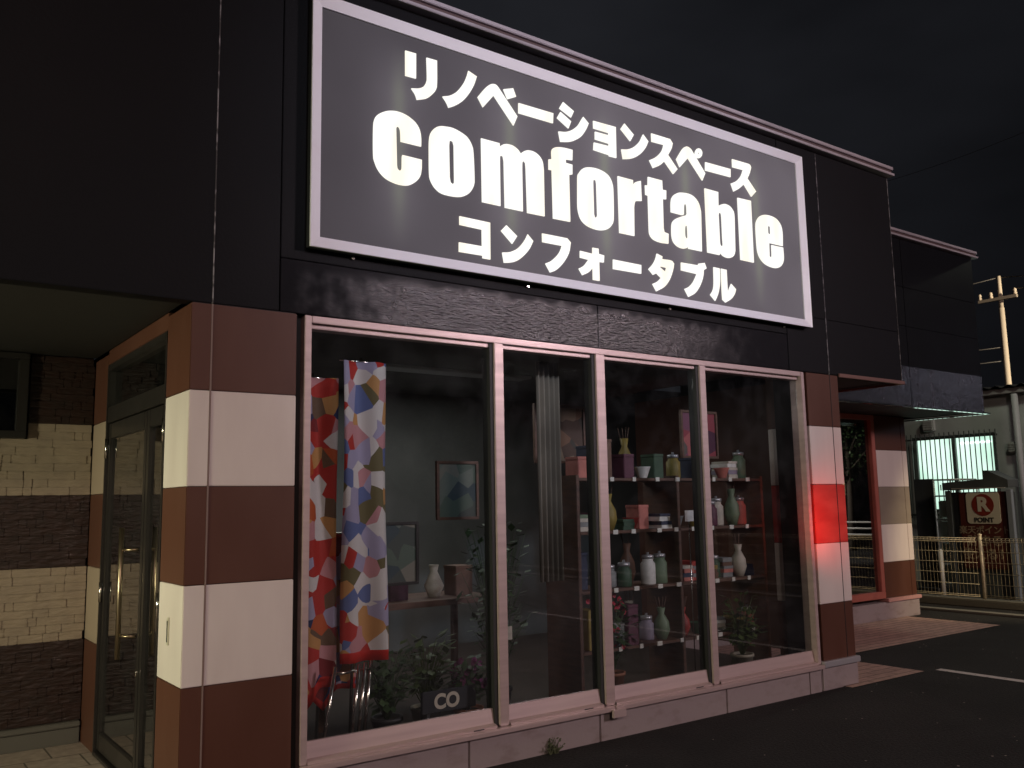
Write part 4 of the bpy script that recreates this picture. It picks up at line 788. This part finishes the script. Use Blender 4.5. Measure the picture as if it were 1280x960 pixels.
def wire(lb, a, b_, sag, r_=.012):
    A, B = Vector(a), Vector(b_); pts = [A.lerp(B, k/14)-Vector((0, 0, sag*4*(k/14)*(1-k/14))) for k in range(15)]
    q = MB(); q.tube(pts, r_, seg=5); tag(q.build('power_line', WI), lb, 'cable', 'wires at the utility pole')
wire('thin wire from the tip of the utility pole towards the shop roof', (22, 5.8, 6.65), (19, 12, 6.5), .25)
wire('thin wire running off right from the tip of the utility pole', (22, 5.8, 6.65), (24, -12, 6.6), .6)
wire('thin wire running off right from the crossarm', (21.91, 5.42, 6.3), (24, -12, 6.1), .7)
wire('lower wire from the pole shaft towards the black fascia', (22, 5.8, 4.95), (19, 12, 5.0), .1)
wire('lowest wire from the pole shaft towards the black fascia', (22, 5.8, 4.62), (19, 12, 4.65), .1)
wire('faint wire high in the dark sky at right', (30, 14, 13.0), (27, 0, 13.2), .5, .008)

# ================================================================ ACROSS THE LOT (seen mirrored in the glass)
gr = thing('guard_rail', 'white three-bar guard rail mirrored in the rear window', 'guard rail', (20, -5, 0))
GW = mat('white_rail_paint', (.75, .73, .70), .5)
for z in (.55, .70, .85): q = MB(); q.tube([(20, -10, z), (20, -1.5, z)], .022, seg=8); q.build('rail', GW, gr)
for k in range(5): q = MB(); q.tube([(20.04, -10+k*2.1, 0), (20.04, -10+k*2.1, .92)], .035, seg=8); q.build('post', GW, gr)
BARK = mat('dark_bark', (.06, .045, .035), .9, bump=(20, .5))
def tree(lb, x, y, h, cr, seed, n=1500):
    rr = random.Random(seed); r = thing('tree', lb, 'tree', (x, y, 0), 'trees across the lot')
    q = MB(); q.tube([(x, y, 0), (x+.05, y, h*.4), (x-.05, y+.05, h*.85)], [.12, .08, .03], seg=8); lf = MB()
    for k in range(16):
        z0 = h*rr.uniform(.3, .8); a = rr.uniform(0, 6.28); L = cr*rr.uniform(.5, 1); tip = Vector((x+L*math.cos(a), y+L*math.sin(a), z0+rr.uniform(.3, .9))); q.tube([(x, y, z0), tip], [.03, .01], seg=5)
        for _ in range(n//16):
            c = Vector((x, y, z0)).lerp(tip, rr.uniform(.4, 1.1))+Vector([rr.gauss(0, .22) for _ in range(3)]); d = Vector([rr.uniform(-1, 1) for _ in range(3)]).normalized()*.09; s = d.cross(Vector((.3, .5, 1))).normalized()*.035
            lf.face([c, c+d*.5+s, c+d, c+d*.5-s])
    q.build('trunk', BARK, r); lf.build('crown', GRN, r)
tree('narrow lit tree mirrored in the rear window', 22.5, -6.6, 4.6, .9, 3)
tree('broad dark tree across the lot, mirrored in the shop window', 16, -21, 5.5, 2.2, 4, 2500)
tree('smaller dark tree across the lot, nearer the road', 9, -19, 4.5, 1.8, 5, 2000)
ls = thing('lit_shop_sign', 'small warm lit roadside sign mirrored in the rear window', 'sign', (24, -8, 0))
q = MB(); q.tube([(24, -8.3, 0), (24, -8.3, 1.5)], .05); q.build('post', BRZ, ls)
q = MB(); q.box(23.9, 24.1, -8.8, -7.8, 1.5, 1.95, bev=.02); q.build('panel', mat('warm_lit_panel', (.8, .6, .4), .5, emit=(1, .72, .42), es=2.2), ls)
# floodlight poles that carry the lamps
for (x, y, z, lb) in ((12.3, -12.9, 4.6, 'floodlight pole at the far right of the lot'), (-1.5, -14.8, 4.5, 'floodlight pole by the road behind the viewer')):
    r = thing('floodlight_pole', lb, 'lamp post', (x, y, 0), 'floodlight poles round the lot')
    q = MB(); q.tube([(x, y-.3, 0), (x, y-.3, z)], [.09, .06], seg=12); q.build('pole', CAPM, r)
    q = MB(); q.box(x-.5, x+.5, y-.25, y-.05, z-.3, z+.3, bev=.03); q.build('lamp_housing', DARK, r)
